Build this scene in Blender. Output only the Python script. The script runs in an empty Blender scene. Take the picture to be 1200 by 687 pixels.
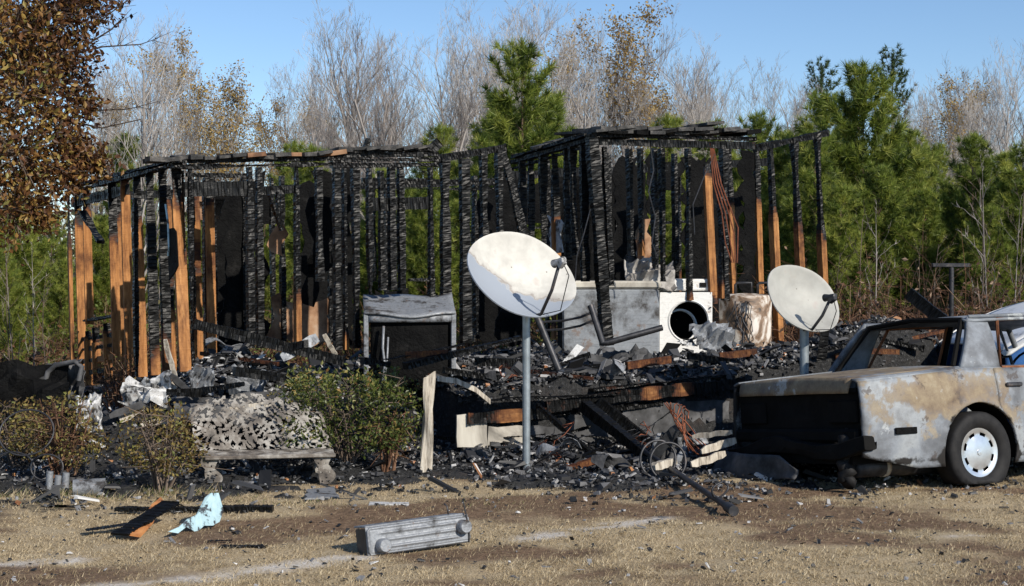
import bpy, math, random
import numpy as np
from mathutils import Vector, Matrix, Quaternion, noise as mnoise

# ------------------------------------------------------------------ camera, sky, sun, exposure
SC = bpy.context.scene
COL = SC.collection
W_, H_ = 1200.0, 687.0
FPX = 1833.0
EYE = 1.65
HOR = 314.0
PITCH = math.atan((H_/2 - HOR)/FPX)
cam_d = bpy.data.cameras.new('camera'); cam = bpy.data.objects.new('camera', cam_d); COL.objects.link(cam)
cam_d.sensor_width = 36.0; cam_d.lens = 36.0*FPX/W_; cam_d.clip_start = 0.1; cam_d.clip_end = 3000
cam.location = (0, 0, EYE); cam.rotation_euler = (math.pi/2 - PITCH, 0, 0)
SC.camera = cam
SUN_AZ, SUN_EL = math.radians(43), math.radians(31)      # to the right of and behind the camera
SDIR = Vector((math.sin(SUN_AZ)*math.cos(SUN_EL), -math.cos(SUN_AZ)*math.cos(SUN_EL), math.sin(SUN_EL)))
wd = bpy.data.worlds.new('World'); SC.world = wd; wd.use_nodes = True
nt = wd.node_tree; nt.nodes.clear()
wo = nt.nodes.new('ShaderNodeOutputWorld'); bg = nt.nodes.new('ShaderNodeBackground'); sk = nt.nodes.new('ShaderNodeTexSky')
sk.sky_type = 'NISHITA'; sk.sun_disc = False; sk.sun_elevation = SUN_EL; sk.sun_rotation = math.pi - SUN_AZ
sk.air_density = 1.0; sk.dust_density = 0.0; sk.ozone_density = 4.0; sk.altitude = 1500
bg.inputs['Strength'].default_value = 0.122
nt.links.new(sk.outputs[0], bg.inputs[0]); nt.links.new(bg.outputs[0], wo.inputs[0])
sun_d = bpy.data.lights.new('sun', 'SUN'); sun = bpy.data.objects.new('sun', sun_d); COL.objects.link(sun)
sun_d.energy = 5.0; sun_d.angle = math.radians(0.53); sun_d.color = (1.0, 0.93, 0.82)
sun.rotation_euler = (-SDIR).to_track_quat('-Z', 'Y').to_euler(); sun.location = (10, -10, 12)
SC.view_settings.view_transform = 'Standard'; SC.view_settings.look = 'None'
SC.view_settings.exposure = 0.14; SC.view_settings.gamma = 1.0; SC.view_settings.use_curve_mapping = False
try:
    SC.cycles.max_bounces = 6; SC.cycles.transparent_max_bounces = 8; SC.cycles.use_denoising = True
except Exception: pass

rng = np.random.default_rng(11)
random.seed(5)

# ------------------------------------------------------------------ pixel -> place helpers
_F = Vector((0, math.cos(PITCH), -math.sin(PITCH))); _U = Vector((0, math.sin(PITCH), math.cos(PITCH)))
def ray(px, py):
    return _F + Vector((1, 0, 0))*((px-W_/2)/FPX) + _U*((H_/2-py)/FPX)
def at(px, py, d):                      # point on a pixel's ray at ground distance d
    r = ray(px, py); k = d/r.y
    return Vector((r.x*k, d, EYE + r.z*k))
def gd(px, py, z=0.0):                  # point where a pixel's ray meets height z
    r = ray(px, py); k = (z-EYE)/r.z
    return Vector((r.x*k, r.y*k, z))
YAW = math.radians(26)
HT = Vector((math.cos(YAW), math.sin(YAW), 0)); HN = Vector((-math.sin(YAW), math.cos(YAW), 0))
HA = Vector((-2.93, 13.8, 0))           # front left corner of the house
def hw(u, v, z=0.0):                    # house plan coordinates -> world
    p = HA + HT*u + HN*v; return Vector((p.x, p.y, z))
def hu(p):
    q = Vector((p.x, p.y, 0)) - HA; return q.dot(HT), q.dot(HN)
LINES = {'F': (hw(0,0), HT), 'L': (hw(0,0), HN), 'B': (hw(0,5.1), HT), 'M': (hw(0,2.2), HT), 'S': (hw(0,1.0), HT),
         'Q': (hw(0,3.2), HT), 'P': (hw(0,-1.65), HT), 'C': (hw(4.15,0), HN), 'D': (hw(2.3,0), HN)}
def onw(line, px, py):
    p0, t = LINES[line]
    r = ray(px, py)
    # k*r.xy = p0 + s*t
    det = r.x*(-t.y) - r.y*(-t.x)
    k = (p0.x*(-t.y) - p0.y*(-t.x))/det
    return Vector((r.x*k, r.y*k, EYE + r.z*k))
def floor_z(x, y): return 0.33 + 0.052*(min(max(x, -5.5), 4.5)+2.93)

# ------------------------------------------------------------------ object helpers
def tag(o, label=None, cat=None, group=None, kind=None):
    if label: o['label'] = label
    if cat: o['category'] = cat
    if group: o['group'] = group
    if kind: o['kind'] = kind
    return o
def empty(name, loc=(0,0,0), rot=(0,0,0), label=None, cat=None, group=None):
    o = bpy.data.objects.new(name, None); COL.objects.link(o); o.location = loc; o.rotation_euler = rot
    o.empty_display_size = 0.1
    return tag(o, label, cat, group)
def link(name, me, mat=None, parent=None, mw=None):
    o = bpy.data.objects.new(name, me); COL.objects.link(o)
    if mat is not None and not me.materials: me.materials.append(mat)
    if parent is not None: o.parent = parent
    if mw is not None: o.matrix_local = mw
    return o
def np_mesh(name, V, F, attrs=None, smooth=False):
    """V (n,3), F (m,3) or (m,4); attrs: dict name -> (n,) floats"""
    V = np.asarray(V, dtype=np.float32); F = np.asarray(F, dtype=np.int32)
    me = bpy.data.meshes.new(name)
    me.vertices.add(len(V)); me.vertices.foreach_set('co', V.ravel())
    k = F.shape[1]
    me.loops.add(F.size); me.loops.foreach_set('vertex_index', F.ravel())
    me.polygons.add(len(F)); me.polygons.foreach_set('loop_start', np.arange(0, F.size, k, dtype=np.int32))
    if smooth: me.polygons.foreach_set('use_smooth', np.ones(len(F), dtype=bool))
    if attrs:
        for n, a in attrs.items():
            at_ = me.attributes.new(n, 'FLOAT', 'POINT'); at_.data.foreach_set('value', np.asarray(a, dtype=np.float32))
    me.update(calc_edges=True); me.validate()
    if not smooth: me.shade_flat()
    return me
class MB:
    """collects shapes into one mesh"""
    def __init__(s): s.v = []; s.f = []
    def add(s, vs, fs):
        b = len(s.v); s.v += [tuple(v) for v in vs]; s.f += [tuple(i+b for i in f) for f in fs]; return s
    def box(s, c, sz, R=None, bev=0.0):
        c = Vector(c); x, y, z = sz[0]/2, sz[1]/2, sz[2]/2
        if bev <= 0:
            vs = [Vector((a*x, b*y, d*z)) for d in (-1,1) for a, b in ((-1,-1),(1,-1),(1,1),(-1,1))]
            fs = [(3,2,1,0),(4,5,6,7),(0,1,5,4),(1,2,6,5),(2,3,7,6),(3,0,4,7)]
        else:
            e = bev; vs = []
            ring = lambda xx, yy, zz, ee: [Vector(p) for p in ((-xx+ee,-yy,zz),(xx-ee,-yy,zz),(xx,-yy+ee,zz),(xx,yy-ee,zz),(xx-ee,yy,zz),(-xx+ee,yy,zz),(-xx,yy-ee,zz),(-xx,-yy+ee,zz))]
            vs = ring(x-e,y-e,-z,e*.5)+ring(x,y,-z+e,e)+ring(x,y,z-e,e)+ring(x-e,y-e,z,e*.5)
            fs = [tuple(range(7,-1,-1)), tuple(range(24,32))]
            for k in range(3):
                for i in range(8): j=(i+1)%8; fs.append((k*8+i,k*8+j,k*8+8+j,k*8+8+i))
        if R is not None: vs = [R @ v for v in vs]
        return s.add([c+v for v in vs], fs)
    def tube(s, pts, r, n=8, cap=True, closed=False):
        pts = [Vector(p) for p in pts]; m = len(pts)
        rs = r if isinstance(r, (list, tuple)) else [r]*m
        vs = []; fs = []; prev = None
        for i, p in enumerate(pts):
            if closed: t = pts[(i+1)%m]-pts[(i-1)%m]
            else: t = pts[min(i+1,m-1)]-pts[max(i-1,0)]
            t = t.normalized() if t.length > 1e-9 else Vector((0,0,1))
            if prev is None:
                a = t.orthogonal().normalized()
            else:
                a = prev - t*prev.dot(t); a = a.normalized() if a.length > 1e-6 else t.orthogonal().normalized()
            prev = a; b = t.cross(a)
            for k in range(n):
                an = 2*math.pi*k/n; vs.append(p + (a*math.cos(an)+b*math.sin(an))*rs[i])
        mm = m if closed else m-1
        for i in range(mm):
            i2 = (i+1)%m
            for k in range(n):
                k2 = (k+1)%n; fs.append((i*n+k, i*n+k2, i2*n+k2, i2*n+k))
        if cap and not closed:
            fs.append(tuple(range(n-1,-1,-1))); fs.append(tuple(range((m-1)*n, m*n)))
        return s.add(vs, fs)
    def lathe(s, prof, n=24, axis='Z', c=(0,0,0), cap=False):
        c = Vector(c); vs = []; fs = []
        for (r, h) in prof:
            for k in range(n):
                an = 2*math.pi*k/n; x, y = r*math.cos(an), r*math.sin(an)
                vs.append(c + (Vector((x,y,h)) if axis=='Z' else Vector((x,h,y)) if axis=='Y' else Vector((h,x,y))))
        for i in range(len(prof)-1):
            for k in range(n):
                k2 = (k+1)%n; fs.append((i*n+k, i*n+k2, (i+1)*n+k2, (i+1)*n+k))
        if cap: fs.append(tuple(range(n-1,-1,-1))); fs.append(tuple(range((len(prof)-1)*n, len(prof)*n)))
        return s.add(vs, fs)
    def prism(s, poly, off):
        """poly: list of 3d points, extruded by vector off"""
        n = len(poly); off = Vector(off); poly = [Vector(p) for p in poly]
        vs = poly + [p+off for p in poly]
        fs = [tuple(range(n-1,-1,-1)), tuple(range(n,2*n))] + [(i,(i+1)%n,n+(i+1)%n,n+i) for i in range(n)]
        return s.add(vs, fs)
    def grid(s, fn, nu, nv, flip=False, skip=None):
        b = [fn(i/nu, j/nv) for j in range(nv+1) for i in range(nu+1)]
        fs = []
        for j in range(nv):
            for i in range(nu):
                if skip and skip((i+.5)/nu, (j+.5)/nv): continue
                q = (j*(nu+1)+i, j*(nu+1)+i+1, (j+1)*(nu+1)+i+1, (j+1)*(nu+1)+i)
                fs.append(q[::-1] if flip else q)
        return s.add(b, fs)
    def mesh(s, name, smooth=False, autos=None):
        me = bpy.data.meshes.new(name); me.from_pydata(s.v, [], s.f); me.validate()
        if smooth: me.polygons.foreach_set('use_smooth', np.ones(len(me.polygons), dtype=bool))
        if autos:
            try: me.set_sharp_from_angle(angle=math.radians(autos))
            except Exception: pass
        me.update(); return me
    def build(s, name, mat, parent=None, smooth=False, mw=None, autos=None):
        return link(name, s.mesh(name, smooth, autos), mat, parent, mw)
def solidify(o, t, off=-1):
    m = o.modifiers.new('solid', 'SOLIDIFY'); m.thickness = t; m.offset = off; return o
def copy_tree(o, parent=None):
    c = o.copy(); COL.objects.link(c); c.parent = parent
    for ch in o.children: copy_tree(ch, c)
    return c

# ------------------------------------------------------------------ material helpers
class NT:
    def __init__(s, name):
        s.m = bpy.data.materials.new(name); s.m.use_nodes = True; s.t = s.m.node_tree; s.t.nodes.clear()
        s.out = s.n('ShaderNodeOutputMaterial'); s.b = s.n('ShaderNodeBsdfPrincipled'); s.l(s.b.outputs[0], s.out.inputs[0])
    def n(s, t, **k):
        x = s.t.nodes.new(t)
        for a, v in k.items(): setattr(x, a, v)
        return x
    def l(s, a, b): s.t.links.new(a, b)
    def coord(s, kind='Object', scale=(1,1,1)):
        c = s.n('ShaderNodeTexCoord'); mp = s.n('ShaderNodeMapping'); mp.inputs['Scale'].default_value = scale
        s.l(c.outputs[kind], mp.inputs[0]); return mp.outputs[0]
    def noise(s, vec, scale=5, detail=4, rough=.6, dist=0.0):
        x = s.n('ShaderNodeTexNoise'); x.inputs['Scale'].default_value = scale; x.inputs['Detail'].default_value = detail
        x.inputs['Roughness'].default_value = rough; x.inputs['Distortion'].default_value = dist
        if vec is not None: s.l(vec, x.inputs['Vector'])
        return x.outputs['Fac']
    def voro(s, vec, scale=5, feature='F1', out='Distance'):
        x = s.n('ShaderNodeTexVoronoi'); x.feature = feature; x.inputs['Scale'].default_value = scale
        if vec is not None: s.l(vec, x.inputs['Vector'])
        return x.outputs[out]
    def ramp(s, fac, stops, interp='LINEAR'):
        x = s.n('ShaderNodeValToRGB'); e = x.color_ramp.elements; x.color_ramp.interpolation = interp
        while len(e) > 1: e.remove(e[0])
        e[0].position = stops[0][0]; e[0].color = (*stops[0][1], 1) if not isinstance(stops[0][1], (int,float)) else (*[stops[0][1]]*3, 1)
        for p, c in stops[1:]:
            q = e.new(p); q.color = (*c, 1) if not isinstance(c, (int,float)) else (c,c,c,1)
        s.l(fac, x.inputs[0]); return x.outputs[0]
    def mix(s, fac, a, b, mode='MIX'):
        x = s.n('ShaderNodeMix', data_type='RGBA', blend_type=mode)
        if isinstance(fac, (int,float)): x.inputs[0].default_value = fac
        else: s.l(fac, x.inputs[0])
        for i, v in ((6,a),(7,b)):
            if isinstance(v, tuple): x.inputs[i].default_value = (*v, 1)
            else: s.l(v, x.inputs[i])
        return x.outputs[2]
    def math(s, op, a, b=0.0):
        x = s.n('ShaderNodeMath', operation=op)
        for i, v in ((0,a),(1,b)):
            if isinstance(v, (int,float)): x.inputs[i].default_value = v
            else: s.l(v, x.inputs[i])
        return x.outputs[0]
    def attr(s, name):
        x = s.n('ShaderNodeAttribute'); x.attribute_name = name; return x.outputs['Fac']
    def rand(s): return s.n('ShaderNodeObjectInfo').outputs['Random']
    def bump(s, h, strength=.4, dist=.01):
        x = s.n('ShaderNodeBump'); x.inputs['Strength'].default_value = strength; x.inputs['Distance'].default_value = dist
        s.l(h, x.inputs['Height']); s.l(x.outputs[0], s.b.inputs['Normal'])
    def set(s, color=None, rough=None, metal=None, spec=None):
        for k, v in (('Base Color',color),('Roughness',rough),('Metallic',metal),('Specular IOR Level',spec)):
            if v is None: continue
            if isinstance(v, tuple): s.b.inputs[k].default_value = (*v, 1)
            elif isinstance(v, (int,float)): s.b.inputs[k].default_value = v
            else: s.l(v, s.b.inputs[k])
        return s.m
    def translucent(s, color, fac=.35):
        t = s.n('ShaderNodeBsdfTranslucent'); mx = s.n('ShaderNodeMixShader'); mx.inputs[0].default_value = fac
        s.l(color, t.inputs[0]); s.l(s.b.outputs[0], mx.inputs[1]); s.l(t.outputs[0], mx.inputs[2]); s.l(mx.outputs[0], s.out.inputs[0])
        return s.m
M = {}
def m_wood():
    t = NT('charred_wood'); v = t.coord('Object', (1,1,1)); g = t.coord('Object', (26,26,1.6))
    ch = t.attr('char'); n1 = t.noise(v, 9, 5, .65); n2 = t.noise(g, 1.0, 4, .6); fine = t.noise(v, 70, 3, .6)
    c = t.math('ADD', ch, t.math('MULTIPLY', t.math('SUBTRACT', n1, .5), .75))
    wood = t.ramp(n2, [(.25,(.14,.055,.018)),(.45,(.32,.14,.045)),(.6,(.43,.20,.07)),(.78,(.54,.29,.115))])
    wood = t.mix(t.ramp(t.noise(t.coord('Object',(5,5,1.2)), 2.2, 5, .7), [(.44,0.0),(.62,.8)]), wood, (.10,.036,.014))
    black = t.ramp(t.noise(v, 40, 3, .7), [(.3,(.0015,.0015,.0015)),(.62,(.004,.004,.004)),(.84,(.022,.022,.024))])
    black = t.mix(t.ramp(t.noise(v, 5, 4, .7), [(.64,0.0),(.8,.4)]), black, (.10,.10,.105))
    sc = t.mix(t.ramp(c, [(.16,0.0),(.30,.5),(.44,1.0)]), wood, (.07,.024,.010))
    col = t.mix(t.ramp(c, [(.44,0.0),(.56,1.0)]), sc, black)
    rg = t.ramp(c, [(.4,.75),(.6,.42)])
    t.bump(t.math('ADD', t.math('MULTIPLY', n2, .3), fine), .35, .006)
    return t.set(col, rg, 0.0, .24)
def m_simple(name, stops, scale=8, rough=.7, metal=0.0, kind='Object', bump=.2, bd=.004, spec=.5, detail=5, vscale=(1,1,1), dist=0.0):
    t = NT(name); v = t.coord(kind, vscale); n = t.noise(v, scale, detail, .65, dist)
    t.set(t.ramp(n, stops), rough, metal, spec)
    if bump: t.bump(t.noise(v, scale*6, 4, .7), bump, bd)
    return t.m
def m_grimy(name, c0, c1, dirt, scale=5, metal=.3, rough=.5, amount=.5):
    t = NT(name); v = t.coord('Object'); n = t.noise(v, scale, 8, .68, .15); f = t.noise(v, scale*9, 5, .75); st = t.noise(t.coord('Object',(3,3,40)), scale*.6, 4, .7)
    col = t.mix(t.ramp(f, [(.3,0.0),(.7,1.0)]), c0, c1)
    col = t.mix(t.ramp(n, [(.25+.25*amount,1.0),(.30+.25*amount,.45),(.36+.25*amount,0.0)]), col, dirt)
    col = t.mix(t.ramp(st, [(.55,0.0),(.66,.45)]), col, tuple(x*.45 for x in c0))
    col = t.mix(t.ramp(t.noise(v, scale*2.3, 7, .7), [(.60,0.0),(.66,.6)]), col, (.16,.09,.05))
    t.bump(t.math('ADD', f, n), .3, .006)
    return t.set(col, t.ramp(n, [(.35,.85),(.6,rough)]), metal, .4)
M['wood'] = m_wood()
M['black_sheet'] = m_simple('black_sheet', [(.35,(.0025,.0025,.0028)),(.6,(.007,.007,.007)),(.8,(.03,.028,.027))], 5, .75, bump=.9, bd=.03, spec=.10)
M['gypsum'] = m_simple('scorched_board', [(.28,(.02,.014,.011)),(.42,(.16,.075,.035)),(.58,(.33,.19,.105)),(.78,(.5,.4,.3))], 3.2, .85)
M['plaster'] = m_simple('grey_plaster', [(.3,(.05,.048,.047)),(.5,(.30,.28,.26)),(.75,(.60,.58,.55))], 4, .9)
M['galv'] = m_simple('galvanised_pole', [(.3,(.22,.25,.27)),(.7,(.40,.45,.48))], 9, .42, .55, bump=.08)
M['dark_steel'] = m_simple('dark_steel', [(.3,(.02,.02,.022)),(.6,(.06,.06,.065)),(.8,(.16,.12,.10))], 12, .5, .5)
M['grey_metal'] = m_grimy('burnt_grey_metal', (.16,.17,.185), (.32,.335,.355), (.04,.037,.036), 6, .25, .42, .5)
M['appliance'] = m_grimy('appliance_grey', (.20,.215,.235), (.30,.32,.34), (.05,.045,.042), 2.2, .05, .6, .55)
M['enamel'] = m_grimy('white_enamel', (.64,.63,.60), (.76,.75,.72), (.06,.045,.035), 3.6, .0, .45, .2)
M['tank'] = m_simple('tank_white', [(.36,(.025,.02,.017)),(.47,(.22,.14,.085)),(.56,(.66,.61,.54)),(.75,(.78,.76,.72))], 2.6, .6, dist=.8)
M['pale_siding'] = m_simple('pale_blue_siding', [(.42,(.012,.012,.013)),(.485,(.07,.08,.09)),(.52,(.36,.52,.57)),(.7,(.50,.68,.73))], 6, .6, dist=.3)
M['cream_panel'] = m_simple('cream_skirting', [(.3,(.05,.045,.04)),(.45,(.36,.33,.28)),(.65,(.60,.57,.49))], 2.2, .8, dist=.5)
M['slate_panel'] = m_simple('sooty_skirting', [(.3,(.012,.012,.012)),(.5,(.055,.055,.057)),(.72,(.13,.13,.135))], 5, .8)
M['white_scrap'] = m_grimy('white_scrap', (.42,.42,.42), (.66,.66,.65), (.05,.048,.046), 9, .0, .7, .7)
M['weathered'] = m_simple('weathered_white_wood', [(.3,(.10,.085,.07)),(.5,(.42,.37,.30)),(.7,(.62,.58,.50))], 7, .85, vscale=(6,6,.7))
M['rust'] = m_simple('rust', [(.3,(.05,.02,.010)),(.55,(.20,.075,.03)),(.75,(.34,.15,.06))], 9, .9)
M['wire'] = m_simple('copper_wire', [(.3,(.10,.03,.015)),(.7,(.35,.12,.06))], 9, .6, .5)
M['rubber'] = m_simple('rubber', [(.3,(.006,.006,.007)),(.7,(.02,.019,.019))], 14, .7, spec=.25)
M['hubcap'] = m_simple('hubcap', [(.3,(.55,.56,.58)),(.7,(.78,.79,.80))], 6, .3, .85, bump=.06)
M['black_void'] = m_simple('sooty_interior', [(.3,(.003,.003,.003)),(.7,(.010,.0095,.009))], 5, .8, spec=.12)
M['orange_plastic'] = m_simple('stained_orange_board', [(.3,(.06,.02,.01)),(.5,(.48,.19,.06)),(.7,(.62,.28,.09))], 7, .8)

def m_dish(name, sooty, off):
    t = NT(name); c = t.n('ShaderNodeTexCoord'); v = c.outputs['Object']
    n = t.noise(v, 5, 6, .6, .4); f = t.noise(v, 30, 3, .6)
    base = t.ramp(t.noise(v, 7, 4, .6), [(.3,(.42,.405,.37)),(.6,(.55,.535,.49)),(.8,(.44,.37,.33))] if sooty else [(.3,(.30,.295,.27)),(.6,(.37,.365,.335)),(.8,(.36,.31,.28))])
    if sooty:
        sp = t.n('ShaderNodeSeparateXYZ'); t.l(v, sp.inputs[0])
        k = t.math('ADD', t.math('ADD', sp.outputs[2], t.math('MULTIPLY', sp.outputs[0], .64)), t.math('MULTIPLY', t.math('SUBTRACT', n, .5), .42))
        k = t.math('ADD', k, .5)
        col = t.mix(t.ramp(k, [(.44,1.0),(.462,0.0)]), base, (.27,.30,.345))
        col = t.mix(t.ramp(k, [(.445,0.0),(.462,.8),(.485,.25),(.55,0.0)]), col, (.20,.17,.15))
    else: col = t.mix(t.ramp(n, [(.28,.6),(.38,0.0)]), base, (.33,.30,.26))
    col = t.mix(t.ramp(t.voro(v, 7), [(.035,.8),(.06,0.0)]), col, (.14,.12,.10))
    t.bump(f, .05, .002)
    return t.set(col, .55, 0.0, .4)
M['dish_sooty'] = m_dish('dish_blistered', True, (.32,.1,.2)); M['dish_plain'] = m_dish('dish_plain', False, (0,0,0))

def m_attr_ramp(name, attr, stops, rough=.8, trans=0.0, var=0.0, spec=.4):
    t = NT(name); a = t.attr(attr)
    if var:
        a = t.math('ADD', a, t.math('MULTIPLY', t.math('SUBTRACT', t.rand(), .5), var))
    c = t.ramp(a, stops); t.set(c, rough, 0.0, spec)
    if trans: t.translucent(c, trans)
    return t.m
M['rubble'] = m_attr_ramp('rubble', 'shade', [(0,(.005,.005,.005)),(.45,(.016,.016,.017)),(.66,(.06,.06,.064)),(.82,(.17,.17,.175)),(.90,(.36,.355,.35)),(.945,(.62,.61,.59)),(.955,(.20,.075,.03)),(1,(.42,.20,.08))], .62, spec=.6)
M['grass'] = m_attr_ramp('dry_grass', 'shade', [(0,(.15,.11,.06)),(.3,(.31,.235,.135)),(.6,(.50,.40,.25)),(.82,(.66,.56,.38)),(.86,(.13,.15,.05)),(1,(.17,.20,.06))], .8, .25)
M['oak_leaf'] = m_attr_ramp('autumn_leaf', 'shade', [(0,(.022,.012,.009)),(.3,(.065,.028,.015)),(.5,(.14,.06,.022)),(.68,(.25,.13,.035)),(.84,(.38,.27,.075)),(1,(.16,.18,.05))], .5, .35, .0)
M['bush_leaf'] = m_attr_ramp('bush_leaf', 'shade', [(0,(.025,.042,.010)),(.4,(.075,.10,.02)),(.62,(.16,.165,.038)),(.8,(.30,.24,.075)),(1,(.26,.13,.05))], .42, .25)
M['brown_leaf'] = m_attr_ramp('brown_shrub_leaf', 'shade', [(0,(.06,.036,.016)),(.35,(.15,.095,.032)),(.6,(.28,.21,.06)),(1,(.15,.17,.045))], .6, .3)
M['russet_leaf'] = m_attr_ramp('russet_leaf', 'shade', [(0,(.20,.125,.05)),(.5,(.38,.25,.08)),(1,(.52,.38,.12))], .7, .35, .3)
M['olive_leaf'] = m_attr_ramp('olive_leaf', 'shade', [(0,(.10,.11,.05)),(.5,(.20,.19,.085)),(1,(.34,.26,.10))], .7, .3, .5)
M['needle'] = m_attr_ramp('pine_needle', 'shade', [(0,(.04,.065,.014)),(.5,(.185,.245,.038)),(1,(.42,.43,.095))], .5, .42, .25)
M['far_needle'] = m_attr_ramp('far_pine_needle', 'shade', [(0,(.022,.045,.016)),(.5,(.05,.09,.028)),(1,(.10,.14,.045))], .6, .25, .2)
M['twig'] = m_attr_ramp('bare_twig', 'shade', [(0,(.12,.10,.09)),(.5,(.24,.21,.19)),(1,(.36,.325,.30))], .85, 0, .5)
M['pale_twig'] = m_attr_ramp('pale_twig', 'shade', [(0,(.18,.16,.145)),(.5,(.33,.30,.275)),(1,(.50,.47,.44))], .85, 0, .3)
M['dark_twig'] = m_attr_ramp('dark_twig', 'shade', [(0,(.04,.03,.024)),(.5,(.10,.075,.058)),(1,(.20,.15,.115))], .85, 0, .3)
M['bramble'] = m_attr_ramp('bramble', 'shade', [(0,(.025,.014,.010)),(.4,(.085,.04,.022)),(.7,(.17,.085,.045)),(1,(.28,.20,.14))], .85, .1, .2)
M['under_leaf'] = m_attr_ramp('undergrowth_leaf', 'shade', [(0,(.05,.025,.012)),(.35,(.16,.075,.03)),(.5,(.09,.10,.025)),(1,(.16,.22,.05))], .7, .3)
M['pine_bark'] = m_simple('pine_bark', [(.3,(.05,.032,.022)),(.6,(.14,.09,.06)),(.8,(.22,.15,.11))], 12, .9, vscale=(2,2,.6))

def m_car(name, white=False):
    t = NT(name); v = t.coord('Object')
    n = t.noise(v, 2.2, 8, .62, .1); n2 = t.noise(v, 6.5, 7, .7, .2); n3 = t.noise(v, 1.5, 6, .6, .15); f = t.noise(v, 60, 4, .75); n4 = t.noise(v, 3.4, 8, .7, .1)
    base = t.ramp(n, [(.30,(.07,.073,.08)),(.44,(.14,.15,.165)),(.52,(.215,.235,.26)),(.60,(.29,.31,.325)),(.72,(.15,.155,.165))])
    rust = t.ramp(n2, [(.32,(.09,.06,.04)),(.45,(.18,.13,.08)),(.6,(.26,.205,.13)),(.75,(.34,.30,.22))])
    tan = t.math('ADD', t.attr('tan'), t.math('MULTIPLY', t.math('SUBTRACT', t.mix(.35,n3,n2), .5), 2.6))
    col = t.mix(t.ramp(tan, [(.36,0.0),(.45,.75),(.6,.95)]), base, rust)
    col = t.mix(t.ramp(n4, [(.60,0.0),(.625,.75),(.68,.55),(.72,0.0)]), col, (.42,.44,.44))
    col = t.mix(t.ramp(n4, [(.30,.9),(.385,.6),(.40,0.0)]), col, (.06,.045,.038))
    col = t.mix(t.ramp(f, [(.60,0.0),(.70,.55)]), col, (.07,.05,.04))
    soot = t.attr('soot'); col = t.mix(t.ramp(t.math('ADD', soot, t.math('MULTIPLY', t.math('SUBTRACT', n2, .5), 1.1)), [(.4,0.0),(.54,1.0)]), col, (.016,.014,.013))
    t.bump(t.math('ADD', t.math('MULTIPLY', f, .5), n2), .25, .006)
    return t.set(col, t.ramp(n2, [(.3,.5),(.7,.85)]), .05, .35)
M['car_paint'] = m_car('burnt_car_paint')
M['white_paint'] = m_simple('white_car_paint', [(.25,(.05,.05,.05)),(.36,(.4,.39,.37)),(.45,(.78,.78,.77)),(.8,(.82,.82,.81))], 2.4, .35)
M['blue_paint'] = m_simple('blue_car_paint', [(.3,(.02,.05,.13)),(.6,(.04,.13,.36)),(.8,(.10,.22,.46))], 3, .3)

# ------------------------------------------------------------------ numpy noise
_perm = np.random.default_rng(3).random((256,256))
def vnoise(x, y):
    x0 = np.floor(x).astype(int); y0 = np.floor(y).astype(int); fx = x-x0; fy = y-y0
    fx = fx*fx*(3-2*fx); fy = fy*fy*(3-2*fy); g = lambda a, b: _perm[a & 255, b & 255]
    return (g(x0,y0)*(1-fx)+g(x0+1,y0)*fx)*(1-fy)+(g(x0,y0+1)*(1-fx)+g(x0+1,y0+1)*fx)*fy
def fbm(x, y, o=4):
    s = 0; a = .5; t = 0
    for i in range(o): s = s+a*vnoise(x*2**i+17*i, y*2**i+31*i); t += a; a *= .5
    return s/t
def sstep(a, b, x):
    t = np.clip((x-a)/(b-a), 0, 1); return t*t*(3-2*t)

# ------------------------------------------------------------------ the ground
def house_uv(X, Y):
    qx, qy = X-HA.x, Y-HA.y
    return qx*HT.x+qy*HT.y, qx*HN.x+qy*HN.y
def burn_at(X, Y):
    u, v = house_uv(X, Y); n = fbm(X*1.3, Y*1.3)
    edge = -1.95 - 1.2*sstep(1.2, 2.3, u) - .5*sstep(4, 6, u)
    b = sstep(-.55, .35, (v-edge) + (n-.5)*1.3)
    b = np.maximum(b, .62*sstep(-1.9,-.2,(v-edge)+(n-.5)*1.8)*sstep(.42,.62,fbm(X*3.1+7,Y*4.3)))
    return b*sstep(-3.5, -2.0, u+1.0*(n-.5))
def yard_attr(X, Y):
    n = fbm(X*.9+5, Y*1.4); pale = np.zeros_like(X)
    for a, b, wd_ in (((120,690),(420,655),.10), ((620,632),(770,608),.09), ((0,664),(80,655),.08), ((1000,640),(1150,628),.06)):
        A, B = gd(*a), gd(*b); dx, dy = B.x-A.x, B.y-A.y; L = math.hypot(dx, dy)
        tt = np.clip(((X-A.x)*dx+(Y-A.y)*dy)/L**2, 0, 1); dist = np.hypot(X-A.x-tt*dx, Y-A.y-tt*dy)
        pale = np.maximum(pale, sstep(wd_*1.7, wd_*.3, dist+(n-.5)*.25)*sstep(.36,.62,fbm(X*5+3,Y*7)))
    dirt = sstep(.56, .74, fbm(X*1.1+40, Y*1.9+9) + .10*sstep(11.4, 9.8, Y)*sstep(8.3, 9.2, Y) + .20*sstep(-2.5,0,X)*sstep(9.6,10.6,Y)*sstep(3.6,2.0,X))
    return pale, dirt
xs = np.concatenate([[-900,-300,-120,-60,-30,-18,-12], np.arange(-9,9.01,.07), [12,18,30,60,120,300,900]])
ys = np.concatenate([[-60,-15,0,4,6], np.arange(7,16.01,.07), np.arange(16.5,30,.7), [34,40,50,70,100,150,250,500,900,1800]])
GX, GY = np.meshgrid(xs, ys)
near = sstep(24, 16, GY)
GZ = near*((fbm(GX*1.7, GY*1.7, 3)-.5)*.05 + (fbm(GX*9, GY*9, 2)-.5)*.022)
GZ += sstep(30, 200, GY)*2.0*(fbm(GX*.02, GY*.02, 2)-.4)
def gz(x, y):
    x = np.asarray(x, float); y = np.asarray(y, float)
    return sstep(24,16,y)*((fbm(x*1.7, y*1.7, 3)-.5)*.05 + (fbm(x*9, y*9, 2)-.5)*.022)
nx, ny = len(xs), len(ys)
idx = np.arange(nx*ny).reshape(ny, nx)
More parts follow.
